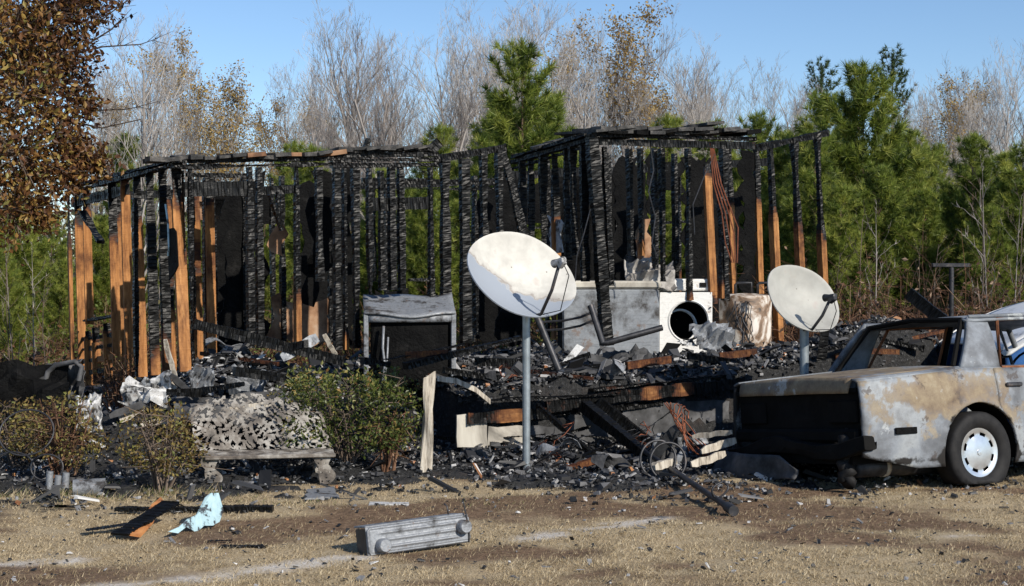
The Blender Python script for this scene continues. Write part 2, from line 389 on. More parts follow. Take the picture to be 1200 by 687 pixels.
GF = np.stack([idx[:-1,:-1], idx[:-1,1:], idx[1:,1:], idx[1:,:-1]], -1).reshape(-1,4)
pale, dirt = yard_attr(GX, GY)
gme = np_mesh('ground', np.stack([GX,GY,GZ],-1).reshape(-1,3), GF, {'burn':burn_at(GX,GY).ravel(), 'pale':pale.ravel(), 'dirt':dirt.ravel(), 'wood':sstep(19,23,GY).ravel()}, True)
def m_ground():
    t = NT('yard'); v = t.coord('Object'); n = t.noise(v, 2.5, 6, .7); f = t.noise(v, 60, 4, .75); f2 = t.noise(v, 22, 4, .7)
    straw = t.ramp(f, [(.3,(.25,.19,.115)),(.5,(.43,.345,.22)),(.7,(.60,.50,.345))])
    straw = t.mix(t.ramp(n, [(.35,0.0),(.65,.6)]), straw, (.36,.265,.155))
    dirtc = t.ramp(f2, [(.3,(.09,.058,.037)),(.55,(.20,.13,.08)),(.75,(.32,.225,.145))])
    col = t.mix(t.attr('dirt'), straw, dirtc)
    col = t.mix(t.math('MULTIPLY', t.attr('pale'), t.ramp(f2, [(.3,.35),(.6,1.0)])), col, (.62,.58,.53))
    ash = t.ramp(f, [(.35,(.008,.008,.008)),(.6,(.025,.023,.022)),(.75,(.10,.10,.10)),(.82,(.3,.3,.3))])
    bm = t.ramp(t.math('ADD', t.attr('burn'), t.math('MULTIPLY', t.math('SUBTRACT', f2, .5), .8)), [(.3,0.0),(.6,1.0)])
    col = t.mix(bm, col, ash)
    litter = t.ramp(f2, [(.3,(.045,.022,.012)),(.55,(.13,.07,.035)),(.75,(.22,.14,.07))])
    col = t.mix(t.attr('wood'), col, litter)
    t.bump(f, .8, .02); return t.set(col, .92, 0.0, .2)
ground = tag(link('ground', gme, m_ground()), kind='structure')
# ------------------------------------------------------------------ charred timber
def timber_mesh(L, a, b, char, seed=0, blk=.027):
    """beam along local Z, section a x b; char(t) for t in 0..1 along its length; burnt stretches get blocky alligator relief"""
    r = np.random.default_rng(seed)
    blk = blk*r.uniform(.62,1.05); nb = max(3, int(L/blk)); rings = []
    cuts = np.cumsum(r.uniform(.5,1.6,nb)); cuts = np.concatenate([[0],cuts])*L/np.sum(np.diff(np.concatenate([[0],cuts])))
    ox, oy = r.uniform(0,100,2)
    S = np.array([[-1,-1],[0,-1],[1,-1],[1,0],[1,1],[0,1],[-1,1],[-1,0]], float)
    V = []; C = []
    for i in range(nb):
        z0, z1 = cuts[i], cuts[i+1]; g = (z1-z0)*.13
        zz_ = (z0+z1)/2; c = char(zz_/L); cc = min(max((c-.35)/.3,0),1)
        cv = np.array([char(min(max(zz_/L + .16*(float(fbm(np.array(zz_*3+ox+7*q_),np.array(oy+3.7*q_)))-.5),0),1)) for q_ in (0,.25,.5,.75,1,.75,.5,.25)])
        for z, inset in ((z0+.001, 1.0), (z0+g, 0.0), (z1-g, 0.0)):
            if i == 0 and inset: inset = .3
            er = cc*(float(fbm(np.array(z*2.2+ox), np.array(oy)))-.35)*.040
            P = S*np.array([a/2, b/2])
            shrink = cc*(inset*.0034) + max(er,0)
            jit = r.normal(0, .0016, (8,2))*cc + r.normal(0,.0006,(8,2))
            q = P - np.sign(P)*shrink + jit
            mid = np.array([0,1,0,1,0,1,0,1],bool)
            q[mid] -= np.sign(P[mid])*cc*(r.random(int(mid.sum()))[:,None]<.5)*.006; q[~mid] -= np.sign(P[~mid])*cc*.0012
            V.append(np.column_stack([q, np.full(8,z)])); C.append(cv)
    V.append(np.column_stack([S*np.array([a/2,b/2])*.93, np.full(8,L)])); C.append(np.full(8,char(1.0)))
    V = np.concatenate(V); C = np.concatenate(C); n = len(V)//8
    k = np.arange(8); F = []
    base = (np.arange(n-1)*8)[:,None]
    q = np.stack([base+k, base+(k+1)%8, base+8+(k+1)%8, base+8+k], -1).reshape(-1,4)
    e = (n-1)*8
    caps = np.array([[0,7,6,1],[1,6,5,2],[2,5,4,3],[e,e+1,e+6,e+7],[e+1,e+2,e+5,e+6],[e+2,e+3,e+4,e+5]])
    return np_mesh('timber', V, np.concatenate([q,caps]), {'char':C})
_sd = [100]
def timber(name, p0, p1, a=.042, b=.09, char=None, parent=None, side=None, bend=0.0):
    p0, p1 = Vector(p0), Vector(p1); d = p1-p0; L = d.length; z = d.normalized()
    s = Vector(side) if side is not None else HT
    x = s - z*s.dot(z)
    x = x.normalized() if x.length > .05 else z.orthogonal().normalized()
    y = z.cross(x); _sd[0] += 1
    if char is None: char = lambda t: 1.0
    elif isinstance(char, tuple):
        t0, t1 = char; t1 = max(t1, t0+.20); o_ = _sd[0]*3.7
        def char(t, t0=t0, t1=t1, o_=o_):
            lo = .06+1.9*max(0,float(fbm(np.array(t*5.5+o_),np.array(o_*.3)))-.52)
            return min(1, lo+(1-min(lo,1))*(1-min(max((t-t0)/max(t1-t0,1e-4),0),1)))
    elif isinstance(char, (int,float)): char = lambda t, c=char: c
    me = timber_mesh(L, a, b, char, _sd[0])
    R = Matrix((x, y, z)).transposed().to_4x4(); R.translation = p0
    return link(name, me, M['wood'], parent, R)
def panel(name, pts, th, mat, parent=None, seed=0, rag=.03, n=10):
    """irregular sheet: outline points (3d, roughly planar) subdivided with a ragged edge, given a thickness"""
    r = np.random.default_rng(seed); pts = [Vector(p) for p in pts]; nrm = (pts[1]-pts[0]).cross(pts[2]-pts[0]).normalized()
    out = []; m = len(pts)
    for i in range(m):
        a, b = pts[i], pts[(i+1)%m]; k = max(1, int((b-a).length/.09)); e = (b-a).normalized(); ins = nrm.cross(e)
        for j in range(k):
            t = j/k; out.append(a.lerp(b,t) + ins*(r.uniform(-rag,rag) if rag else 0))
    mb = MB(); mb.prism(out, nrm*th); return mb.build(name, mat, parent)

house = empty('burned_house', hw(0,0,0), label='burned out single storey house, only charred wall framing left standing', cat='house')
def P_(o):                                         # parent to house keeping place
    o.parent = house; o.matrix_parent_inverse = Matrix.Translation(-house.location); return o
def stud(line, xt, yt, xb, yb, a=.042, b=.09, c=None, name='stud', flip=False):
    top, bot = onw(line, xt, yt), onw(line, xb, yb)
    side = LINES[line][1]
    if flip: a, b = b, a
    if c is None: a *= 1.12; b *= 1.05
    else: a *= .82
    return P_(timber(name, top, bot, a, b, c, None, side))
def beam(line, x0, y0, x1, y1, a=.09, b=.042, c=None, name='beam', line2=None, off=0.0):
    p0, p1 = onw(line, x0, y0), onw(line2 or line, x1, y1)
    o = HN*off
    return P_(timber(name, p0+o, p1+o, a, b, c, None, (0,0,1)))
# left end wall
for a in [(80,228,85,432,.09,.042,(.12,.5)), (91,224,97,438,.042,.09,(.15,.3)), (101,221,105,380,.042,.09,(.2,.3)), (131,213,138,447,.042,.09,(.33,.45)),
          (146,209,153,445,.05,.09,(.08,.16)), (160,205,167,442,.05,.09,(.3,.38)), (175,202,182,440,.06,.09,(.9,1.1)), (190,198,196,446,.05,.09,(.75,1.1)),
          (206,194,217,436,.06,.1,(.2,.3))]:
    stud('L', *a[:4], a=a[4]*1.1, b=a[5], c=(a[6][0]-.16, a[6][1]-.10), flip=False)
for a in [(112,384,114,450), (125,379,128,450), (103,388,105,452)]: stud('L', *a, a=.045, b=.09, c=(.02,.1), name='cripple_stud')
for yb_ in (392,404,418,432): beam('L', 96,yb_+6,134,yb_, a=.06, b=.02, c=(.4,.6) if yb_%4 else .75, name='low_board', off=0)
for a_ in ((88,232,92,440),(140,216,145,446),(153,214,158,440),(168,208,173,440),(183,206,187,440)): P_(timber('stud', onw('L',a_[0],a_[1])+HT*.5, onw('L',a_[2],a_[3])+HT*.5, .045,.08,(.0,.2) if a_[0]!=153 else None, None, HN))
beam('L', 100,376,135,370, name='window_sill', a=.045, b=.09, c=.62)
for dy, a, b in ((0,.045,.1),(-5.5,.045,.11)): beam('L', 80,226+dy,208,193+dy, a=a, b=b, name='top_plate')
P_(timber('brace', onw('L',103,248)-HT*.06, onw('L',125,284)-HT*.06, .09, .035, .75))
beam('L', 84,238,150,222, name='header', a=.12, b=.04, off=0)
# inner left studs seen between
for x, yt, yb, c in ((118,232,440,None), (170,214,430,None), (186,210,425,(.6,.9)), (200,208,420,None)):
    stud('S', x+40, yt, x+42, yb, c=c)
# front wall, left section
beam('F', 203,196,402,192, a=.05, b=.1, name='top_plate'); beam('F', 203,189.5,402,186, a=.045, b=.12, name='top_plate')
beam('F', 216,222,290,221, a=.15, b=.045, name='header', c=.8); beam('F', 218,205,288,206, a=.04, b=.05, name='blocking')
stud('F', 222,196,226,425, b=.08); stud('F', 214,200,219,425, c=(.3,.45), a=.03)
for x, yb, a, c in ((292,408,.055,None),(303,408,.06,None),(347,405,.06,(.62,.72)),(373,330,.07,None),(394,410,.07,None),(403,410,.05,(.8,.95)),(416,408,.065,None)):
    stud('F', x, 196, x+2, yb, a=a, c=c)
beam('F', 304,224,345,222, a=.10, b=.045, name='header', c=.9)
stud('F', 325,225,326,262, a=.045, c=.85); stud('F', 316,228,330,270, a=.04, c=.7, name='brace')
# middle section
for x, yt, yb, a, c in ((432,196,345,.05,None),(446,200,340,.06,None),(458,192,340,.06,None),(469,192,340,.065,None),(504,196,405,.05,None),(521,188,405,.085,None),
                     (544,186,402,.09,None),(566,180,300,.07,None),(584,176,292,.055,None)):
    stud('F', x, yt, x+2, yb, a=a, c=c)
stud('F', 588,174,617,280, a=.075, b=.06, name='leaning_stud'); stud('F', 596,205,612,282, a=.05, b=.06, name='leaning_stud')
for y, a in ((181,.05),(187,.045),(193,.045)): beam('F', 388,y+1,512,y, a=a, b=.1, name='top_plate')
beam('F', 396,178,506,176, a=.035, b=.14, name='rafter_end')
P_(timber('beam', onw('F',509,187), onw('F',593,173), .085, .05, None, None, (0,0,1)))
beam('F', 503,178,515,167, a=.11, b=.06, c=(.85,1.0), name='rafter_end'); beam('F', 428,175,432,163, a=.05, b=.05, name='nail_post')
beam('F', 430,240,503,238, a=.14, b=.045, name='header'); beam('F', 479,328,506,328, a=.05, b=.1, name='window_sill', c=.85)
beam('S', 424,212,584,214, a=.06, b=.05); beam('S', 424,221,584,222, a=.03, b=.05)
stud('S', 556,216,558,392); stud('S', 437,216,439,330)
# right module: its left side wall runs back from the corner post
beam('C', 692,164,602,190, a=.05, b=.1, name='top_plate'); beam('C', 692,158,606,184, a=.04, b=.16, name='rafter_end'); beam('C', 690,171,600,198, a=.04, b=.06)
for x, yt, yb, c in ((664,172,305,None),(671,172,300,None),(650,180,300,(.5,.6)),(636,182,330,None),(622,186,340,None),(612,188,345,None),(684,170,330,None)):
    stud('C', x, yt, x+2, yb, a=.05, c=c)
stud('F', 693,157,711,405, a=.11, b=.10, name='corner_post')
stud('F', 708,172,716,335, a=.06, b=.07)
beam('F', 690,166,884,171, a=.09, b=.05, c=(.9,.99), name='header'); beam('F', 690,158.5,884,163, a=.05, b=.10, name='top_plate')
for x, yt, yb, a, c in ((737,174,300,.045,None),(750,174,300,.045,(.75,.9)),(766,174,315,.05,None),(775,174,330,.06,None),(806,174,352,.07,(.86,.95)),(848,172,352,.075,None)):
    stud('S', x, yt, x+2, yb, a=a, c=c)
stud('S', 828,192,836,356, a=.11, b=.05, c=(-.1,.03)); stud('S', 843,196,845,350, a=.04, c=(.6,.9))
stud('M', 853,174,859,346, a=.09, c=(.28,.45)); stud('M', 886,170,891,345, a=.09, b=.06, c=(.25,.4))
beam('S', 884,174,969,156, a=.085, b=.09, name='top_plate', line2='S')
for xt, yt, xb, yb, c in ((902,168,913,402,(.24,.42)),(930,162,942,404,(.28,.46)),(957,156,968,406,(.34,.52))):
    stud('S', xt, yt, xb, yb, a=.085, b=.10, c=c)
# back wall and partitions, seen through the frame
for x in (232,318,452,556,650,722,796):
    stud('B', x, 205+random.uniform(-3,6), x+random.uniform(-2,3), 400+random.uniform(-6,6), a=.05, c=None if random.random()<.7 else (.5,.65))
beam('B', 95,232,300,222, a=.10, b=.05, name='top_plate'); beam('B', 300,222,620,212, a=.10, b=.05, name='top_plate'); beam('B', 600,206,900,190, a=.12, b=.05, name='top_plate')
beam('B', 222,342,262,340, a=.05, b=.09, c=.25, name='window_sill'); stud('B', 228,342,229,400, c=.1); 
beam('B', 610,268,650,266, a=.04, b=.06, name='window_sill', c=.7); beam('B', 755,262,805,260, a=.05, b=.06, name='window_sill')
for x, yt in ((250,200),(285,200),(330,198),(385,205),(640,180)):
    stud('M', x, yt+8, x+2, 400, a=.05)
for x in (712,790): stud('Q', x, 180, x+2, 345, a=.05)
# scorched boards still hanging in the frame
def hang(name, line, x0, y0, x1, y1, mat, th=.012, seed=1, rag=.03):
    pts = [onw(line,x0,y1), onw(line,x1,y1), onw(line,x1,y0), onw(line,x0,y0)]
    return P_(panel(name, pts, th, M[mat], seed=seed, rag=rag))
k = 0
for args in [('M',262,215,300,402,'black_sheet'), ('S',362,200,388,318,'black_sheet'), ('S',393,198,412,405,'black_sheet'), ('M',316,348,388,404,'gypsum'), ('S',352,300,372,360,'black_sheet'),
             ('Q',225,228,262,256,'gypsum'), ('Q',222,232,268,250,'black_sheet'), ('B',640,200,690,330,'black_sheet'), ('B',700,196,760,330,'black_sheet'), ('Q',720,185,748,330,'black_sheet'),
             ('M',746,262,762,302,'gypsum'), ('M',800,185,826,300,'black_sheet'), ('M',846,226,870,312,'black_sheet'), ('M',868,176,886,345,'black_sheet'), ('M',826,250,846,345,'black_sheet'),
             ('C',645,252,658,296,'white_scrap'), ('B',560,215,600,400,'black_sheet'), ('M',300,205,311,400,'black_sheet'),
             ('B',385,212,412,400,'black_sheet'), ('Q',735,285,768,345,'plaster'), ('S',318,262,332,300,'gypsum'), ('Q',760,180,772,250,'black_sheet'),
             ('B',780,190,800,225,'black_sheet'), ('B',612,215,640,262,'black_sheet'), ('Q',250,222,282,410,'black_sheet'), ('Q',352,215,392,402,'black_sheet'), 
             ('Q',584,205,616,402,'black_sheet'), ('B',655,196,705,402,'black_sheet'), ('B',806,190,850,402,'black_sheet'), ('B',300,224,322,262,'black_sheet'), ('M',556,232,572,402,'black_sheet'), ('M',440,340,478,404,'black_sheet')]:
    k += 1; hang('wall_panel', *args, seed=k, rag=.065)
P_(panel('wall_panel', [onw('L',206,330)-HT*.05, onw('L',216,312)-HT*.05, onw('L',214,270)-HT*.05, onw('L',204,268)-HT*.05], .01, M['black_sheet'], seed=77, rag=.02))
# roof covering left on the top plates: burnt shingle layers
def roof_strip(line, x0, y0, x1, y1, depth, n, mat, seed, hump=0.0):
    r = random.Random(seed)
    for i in range(n):
        t0 = i/n; t1 = (i+1)/n+.02
        a = onw(line, x0+(x1-x0)*t0, y0+(y1-y0)*t0); b = onw(line, x0+(x1-x0)*t1, y0+(y1-y0)*t1)
        h = hump*math.exp(-((t0-.8)/.06)**2)
        dz = r.uniform(-.008,.012)+h; d2 = depth*r.uniform(.6,1.1); lift = r.uniform(-.01,.02)
        f = HN*(-.08-r.uniform(0,.05))
        pts = [a+f+Vector((0,0,dz)), b+f+Vector((0,0,dz+r.uniform(-.01,.03))), b+HN*d2+Vector((0,0,dz+lift)), a+HN*d2+Vector((0,0,dz+lift+r.uniform(-.03,.03)))]
        P_(panel('roof_shingle', pts, r.uniform(.025,.045), M[mat[i%len(mat)]], seed=seed*50+i, rag=.045))
M['shingle'] = m_simple('burnt_shingle', [(.3,(.008,.008,.008)),(.5,(.03,.029,.028)),(.68,(.12,.11,.10)),(.8,(.3,.26,.22))], 9, .7, bump=.8, bd=.015)
roof_strip('F', 252,187,402,184, .35, 9, ['shingle','shingle','gypsum'], 3); roof_strip('F', 172,190,252,188, .25, 5, ['shingle'], 9)
roof_strip('F', 394,178,500,176, .3, 7, ['shingle'], 4)
roof_strip('F', 690,157,884,160, .7, 12, ['shingle','black_sheet'], 5, .05); roof_strip('F', 700,153.5,860,157, .5, 9, ['shingle'], 6, .10)
roof_strip('S', 630,174,692,160, .3, 4, ['shingle'], 7)
# porch rim and the skirting below it
def rim(x0,y0,x1,y1,a,b,c,off=0,name='rim_joist'): 
    return P_(timber(name, onw('P',x0,y0)+HN*off, onw('P',x1,y1)+HN*off, a, b, c, None, (0,0,1)))
rim(548,491,640,484,.11,.045,lambda t: .48+.2*math.sin(t*9), name='rim_joist'); rim(640,478,735,463,.12,.05,.62); rim(735,464,812,455,.12,.05,lambda t: .50+.16*math.sin(t*13)); rim(812,456,872,449,.13,.05,.9)
rim(812,462,985,441,.10,.05,.8, off=.02)
rim(548,497,780,473,.06,.045,.95, off=.06); rim(560,470,720,462,.03,.12,.75, off=.0, name='floor_board'); rim(700,458,860,440,.03,.12,.6, off=.12, name='floor_board')
for i, (x0,y0,x1,y1,mat,off) in enumerate([(537,487,572,525,'cream_panel',.04),(573,500,620,524,'cream_panel',.05),(622,500,668,524,'slate_panel',.06),(670,484,735,540,'slate_panel',.09),(736,474,800,535,'slate_panel',.10),(801,470,862,530,'slate_panel',.12),
                                    (540,526,600,545,'pale_siding',.02),(601,527,640,547,'cream_panel',.03)]):
    pts = [onw('P',x0,y1)+HN*off, onw('P',x1,y1)+HN*off, onw('P',x1,y0)+HN*off, onw('P',x0,y0)+HN*off]
    for p in pts: p.z = max(p.z, .02)
    P_(panel('skirting_panel', pts, .02, M[mat], seed=200+i, rag=.012))
for i,(x0,y0,x1,y1,mat) in enumerate([(225,520,330,556,'slate_panel'),(330,518,420,556,'slate_panel'),(362,508,378,552,'pale_siding'),(378,506,440,556,'slate_panel')]):
    off = HN*-.55
    pts = [onw('F',x0,y1)+off, onw('F',x1,y1)+off, onw('F',x1,y0)+off, onw('F',x0,y0)+off]
    for p in pts: p.z = max(p.z-.02, .0)
    P_(panel('skirting_panel', pts, .02, M[mat], seed=220+i, rag=.012))
# wires hanging from the header
def hang_wire(pts, r=.006, mat='wire'):
    mb = MB(); mb.tube(pts, r, 5); return P_(mb.build('hanging_wire', M[mat]))
for j in range(4):
    x = 828+j*4
    hang_wire([onw('F',832+j,168), onw('F',836+3*j,215), onw('F',846+4*j,250), onw('F',850+5*j,285-6*j), onw('F',858+2*j,308)], .007)
hang_wire([onw('F',838,180), onw('F',826,205), onw('F',812,240), onw('F',814,275)], .006, 'dark_steel')
hang_wire([onw('F',762,170), onw('F',766,200), onw('F',760,225), onw('F',768,255), onw('F',764,285), onw('F',770,300)], .007, 'dark_steel')
hang_wire([onw('F',692,245), onw('F',684,275), onw('F',676,300), onw('F',674,330)], .006, 'dark_steel')
hang_wire([onw('L',203,240)-HT*.07, onw('L',206,262)-HT*.07, onw('L',207,290)-HT*.07, onw('L',206,300)-HT*.07], .010, 'pale_siding')

# ------------------------------------------------------------------ rubble: heap surface and chips
PILES = [(onw('F',262,400), .26, .7), (onw('F',300,420), .18, .6), (onw('P',600,450), .10, .6), (onw('F',690,440), .14, .6), (onw('F',780,440), .06, .6), (onw('F',850,440), .05, .6),
         (onw('F',620,440), .14, .6), (onw('F',545,430), .16, .5), (at(1010,400,15.2), .20, .7), (at(1070,400,15.4), .26, .8), (at(950,410,15.6), .08, .6), (at(40,450,13.6), .22, .7), (at(120,470,13.2), .25, .6),
         (at(790,330,18.0), .05, .5), (at(180,460,13.3), .30, .5)]
def heap(X, Y):
    u, v = house_uv(X, Y); n = fbm(X*2.1, Y*2.1); n2 = fbm(X*7+9, Y*7)
    fl = .33+.052*(np.clip(X,-5.5,4.5)+2.93)
    inside = sstep(-.15,.15,u)*sstep(7.6,7.2,u)*sstep(5.3,5.0,v)
    front = np.where(u > 2.25, sstep(-1.58,-1.50,v), sstep(-.75,.05,v))
    base = fl*inside*front
    for p, h, s in PILES: base = base + h*np.exp(-((X-p.x)**2+(Y-p.y)**2)/(s*s)*1.6)
    rough_ = (n-.42)*.26+(n2-.5)*.09
    gmask = burn_at(X, Y)
    z = base + rough_*np.maximum(inside*front, gmask*.5) + gmask*.05 - .09*(1-np.clip(gmask*1.6,0,1)) - .012
    return z
hx = np.arange(-6.6,6.2,.065); hy = np.arange(10.8,21.6,.065); HX, HY = np.meshgrid(hx, hy); HZ = heap(HX, HY)
u_, v_ = house_uv(HX, HY); keep = (HZ > -.035) & (v_ < 5.3) & (u_ > -2.9) & (u_ < 8.4)
idx = np.arange(HX.size).reshape(HX.shape)
kf = keep[:-1,:-1] | keep[1:,1:]
HF = np.stack([idx[:-1,:-1], idx[:-1,1:], idx[1:,1:], idx[1:,:-1]], -1)[kf]
def m_ash():
    t = NT('ash_heap'); v = t.coord('Object'); f = t.noise(v, 35, 5, .75); n = t.noise(v, 5, 4, .6)
    c = t.ramp(f, [(.35,(.006,.006,.006)),(.55,(.02,.02,.02)),(.68,(.075,.074,.075)),(.78,(.26,.26,.26))])
    c = t.mix(t.ramp(n, [(.55,0.0),(.75,.5)]), c, (.07,.05,.04)); t.bump(f, 1.0, .03)
    return t.set(c, .7, 0.0, .5)
rub = tag(link('ash_heap', np_mesh('ash_heap', np.stack([HX,HY,HZ],-1).reshape(-1,3), HF, None, False), m_ash()), 'black ash and cinders heaped over the house floor and yard', 'ash', kind='stuff')
def chips(N, XY, size, thick, seed, shade_p, zoff=.01, elong=1.0):
    """N flat broken pieces lying at XY on the heap; returns mesh arrays"""
    r = np.random.default_rng(seed)
    z = np.maximum(heap(XY[:,0], XY[:,1]), gz(XY[:,0], XY[:,1])) + zoff*r.random(N)
    base = np.array([[-1,-1],[1,-1],[1,1],[-1,1]], float)
    q = base[None]*r.uniform(.55,1.0,(N,4,2)); s = size*np.minimum(np.exp(r.normal(0,.45,N)),2.3); q[:,:,0] *= (elong*np.exp(r.normal(0,.3,N)))[:,None]
    sh = shade_p(r, N); s = np.where(sh>.72, np.minimum(s,.045), s); q *= s[:,None,None]*.5; th = thick*r.uniform(.4,1.4,N)
    V = np.zeros((N,8,3)); V[:,:4,:2] = q; V[:,4:,:2] = q*r.uniform(.7,1,(N,1,1)); V[:,4:,2] = th[:,None]
    V[:,:,2] += r.normal(0,.12,(N,8))*np.minimum(s,.1)[:,None]
    yaw = r.uniform(0,2*np.pi,N); tl = np.clip(r.normal(0,.45,N),-1.3,1.3)
    cy, sy = np.cos(yaw), np.sin(yaw); ct, st = np.cos(tl), np.sin(tl)
    x, y, zz = V[:,:,0]*ct[:,None]+V[:,:,2]*st[:,None], V[:,:,1].copy(), -V[:,:,0]*st[:,None]+V[:,:,2]*ct[:,None]
    V[:,:,0] = x*cy[:,None]-y*sy[:,None]+XY[:,0:1]; V[:,:,1] = x*sy[:,None]+y*cy[:,None]+XY[:,1:2]; V[:,:,2] = zz+z[:,None]
    f = np.array([[0,3,2,1],[4,5,6,7],[0,1,5,4],[1,2,6,5],[2,3,7,6],[3,0,4,7]])
    F = (np.arange(N)*8)[:,None,None]+f[None]
    A = np.clip(np.repeat(sh,8)+r.normal(0,.02,N*8),0,1)
    return V.reshape(-1,3), F.reshape(-1,4), A
def cat_mesh(parts):
    Vs, Fs, As = [], [], []; b = 0
    for V, F, A in parts: Vs.append(V); Fs.append(F+b); As.append(A); b += len(V)
    return np.concatenate(Vs), np.concatenate(Fs), np.concatenate(As)
def scatter(N, fn, x0,x1,y0,y1, seed):
    r = np.random.default_rng(seed); out = []
    while sum(map(len,out)) < N:
        p = np.column_stack([r.uniform(x0,x1,N), r.uniform(y0,y1,N)]); w = fn(p[:,0],p[:,1]); out.append(p[r.random(N) < w])
    return np.concatenate(out)[:N]
def w_house(X, Y):
    u, v = house_uv(X, Y)
    return (sstep(-.3,.2,u)*sstep(8.9,8.5,u)*sstep(4.8,4.4,v)*np.where(u>2.25, (v>-1.55), (v>-.5))*np.where(v<2,1.0,.5)).astype(float)
def w_ground(X, Y):
    u, v = house_uv(X, Y); return np.clip(burn_at(X,Y),0,1)*(v<.5)*((u>1.6)*1.0+.45*(u<=1.6))*sstep(-2.4,-1.4,u)*sstep(8.4,7.5,u)
def sp_dark(r,N):
    s = r.beta(2,1.9,N)*.82; k = r.random(N); s[k>.84] = r.uniform(.76,.93,(k>.84).sum()); s[k>.975] = r.uniform(.955,1,(k>.975).sum()); return s
def sp_light(r,N):
    s = r.uniform(.3,.9,N); k = r.random(N); s[k>.85] = r.uniform(.86,.945,(k>.85).sum()); return s
parts = [chips(22000, scatter(22000,w_house,-5.5,6.2,12.0,21,1), .034, .018, 1, sp_dark, .05), chips(1100, scatter(1100,w_house,-5.5,6.2,12.0,21,2), .10, .025, 2, sp_dark, .06, 1.5),
         chips(1300, scatter(1300,w_house,-5.5,6.2,12.0,21,3), .035, .02, 3, sp_dark, .08, 5.0)]
def near_pts(N, px, py, ln, s, seed):
    r = np.random.default_rng(seed); c = onw(ln, px, py); return np.column_stack([r.normal(c.x,s,N), r.normal(c.y,s*.7,N)])
parts += [chips(700, near_pts(700,250,400,'F',.34,31), .045, .008, 31, sp_light, .10, 2.5), chips(500, near_pts(500,290,430,'F',.4,32), .05, .008, 32, sp_light, .08, 2.5), chips(260, near_pts(260,730,440,'F',.7,33), .06, .01, 33, sp_light, .05, 1.5)]
V, F, A = cat_mesh(parts)
tag(link('charred_debris', np_mesh('charred_debris', V, F, {'shade':A}), M['rubble']), 'litter of broken charred pieces covering the house floor', 'debris', kind='stuff')
parts = [chips(13000, scatter(13000,w_ground,-6,6.5,10.8,16,4), .026, .014, 4, sp_dark, .03), chips(600, scatter(600,w_ground,-6,6.5,10.8,16,5), .085, .02, 5, sp_dark, .05, 1.6), chips(700, scatter(700,w_ground,-6,6.5,10.8,16,6), .03, .02, 6, sp_dark, .06, 5.0),
         chips(1500, scatter(1500,w_ground,-6,6.5,10.8,16,7), .018, .008, 7, sp_light, .05)]
V, F, A = cat_mesh(parts)
tag(link('cinder_litter', np_mesh('cinder_litter', V, F, {'shade':A}), M['rubble']), 'cinders and splinters strewn on the ground before the porch', 'debris', kind='stuff')
def w_yard(X, Y): return np.clip(.06+.6*burn_at(X,Y-.9),0,1)*(Y<13)
V, F, A = chips(2600, scatter(2600,w_yard,-5,5,8,13,8), .017, .005, 8, lambda r,N: np.where(r.random(N)<.6, r.uniform(0,.5,N), r.uniform(.7,.94,N)), .02, 1.5)
tag(link('yard_litter', np_mesh('yard_litter', V, F, {'shade':A}), M['rubble']), 'small burnt scraps strewn over the dry grass', 'debris', kind='stuff')
# ------------------------------------------------------------------ vegetation
def sticks(P0, P1, R0, R1, sides=3, shade=None):
    """many tapered sticks as one mesh array"""
    P0, P1 = np.asarray(P0,float), np.asarray(P1,float); N = len(P0); d = P1-P0; L = np.linalg.norm(d,axis=1,keepdims=True)+1e-9; t = d/L
    ref = np.where(np.abs(t[:,2:3])<.9, np.array([[0,0,1.]]), np.array([[1.,0,0]])); a = np.cross(t,ref); a /= np.linalg.norm(a,axis=1,keepdims=True)+1e-9; b = np.cross(t,a)
    an = 2*np.pi*np.arange(sides)/sides; c, s = np.cos(an)[None,:,None], np.sin(an)[None,:,None]
    o = a[:,None]*c+b[:,None]*s
    V = np.concatenate([P0[:,None]+o*np.asarray(R0)[:,None,None], P1[:,None]+o*np.asarray(R1)[:,None,None]],1)
    k = np.arange(sides); f = np.stack([k,(k+1)%sides,sides+(k+1)%sides,sides+k],-1)
    F = (np.arange(N)*2*sides)[:,None,None]+f[None]
    A = np.repeat(np.full(N,.5) if shade is None else shade, 2*sides)
    return V.reshape(-1,3), F.reshape(-1,4), A
def leaves(P, size, seed, aspect=.55, droop=.3, shade=None, dirs=None):
    r = np.random.default_rng(seed); N = len(P); P = np.asarray(P,float)
    d = r.normal(0,1,(N,3)) if dirs is None else dirs+r.normal(0,.5,(N,3)); d[:,2] -= droop; d /= np.linalg.norm(d,axis=1,keepdims=True)
    w = np.cross(d, r.normal(0,1,(N,3))); w /= np.linalg.norm(w,axis=1,keepdims=True)+1e-9; n = np.cross(d,w)
    s = size*r.uniform(.6,1.3,N)[:,None]
    V = np.stack([P, P+d*s*.5+w*s*aspect*.5+n*s*.08, P+d*s, P+d*s*.5-w*s*aspect*.5+n*s*.08],1)
    F = (np.arange(N)*4)[:,None]+np.arange(4)[None]
    sh = r.random(N) if shade is None else shade
    return V.reshape(-1,3), F, np.repeat(sh,4)
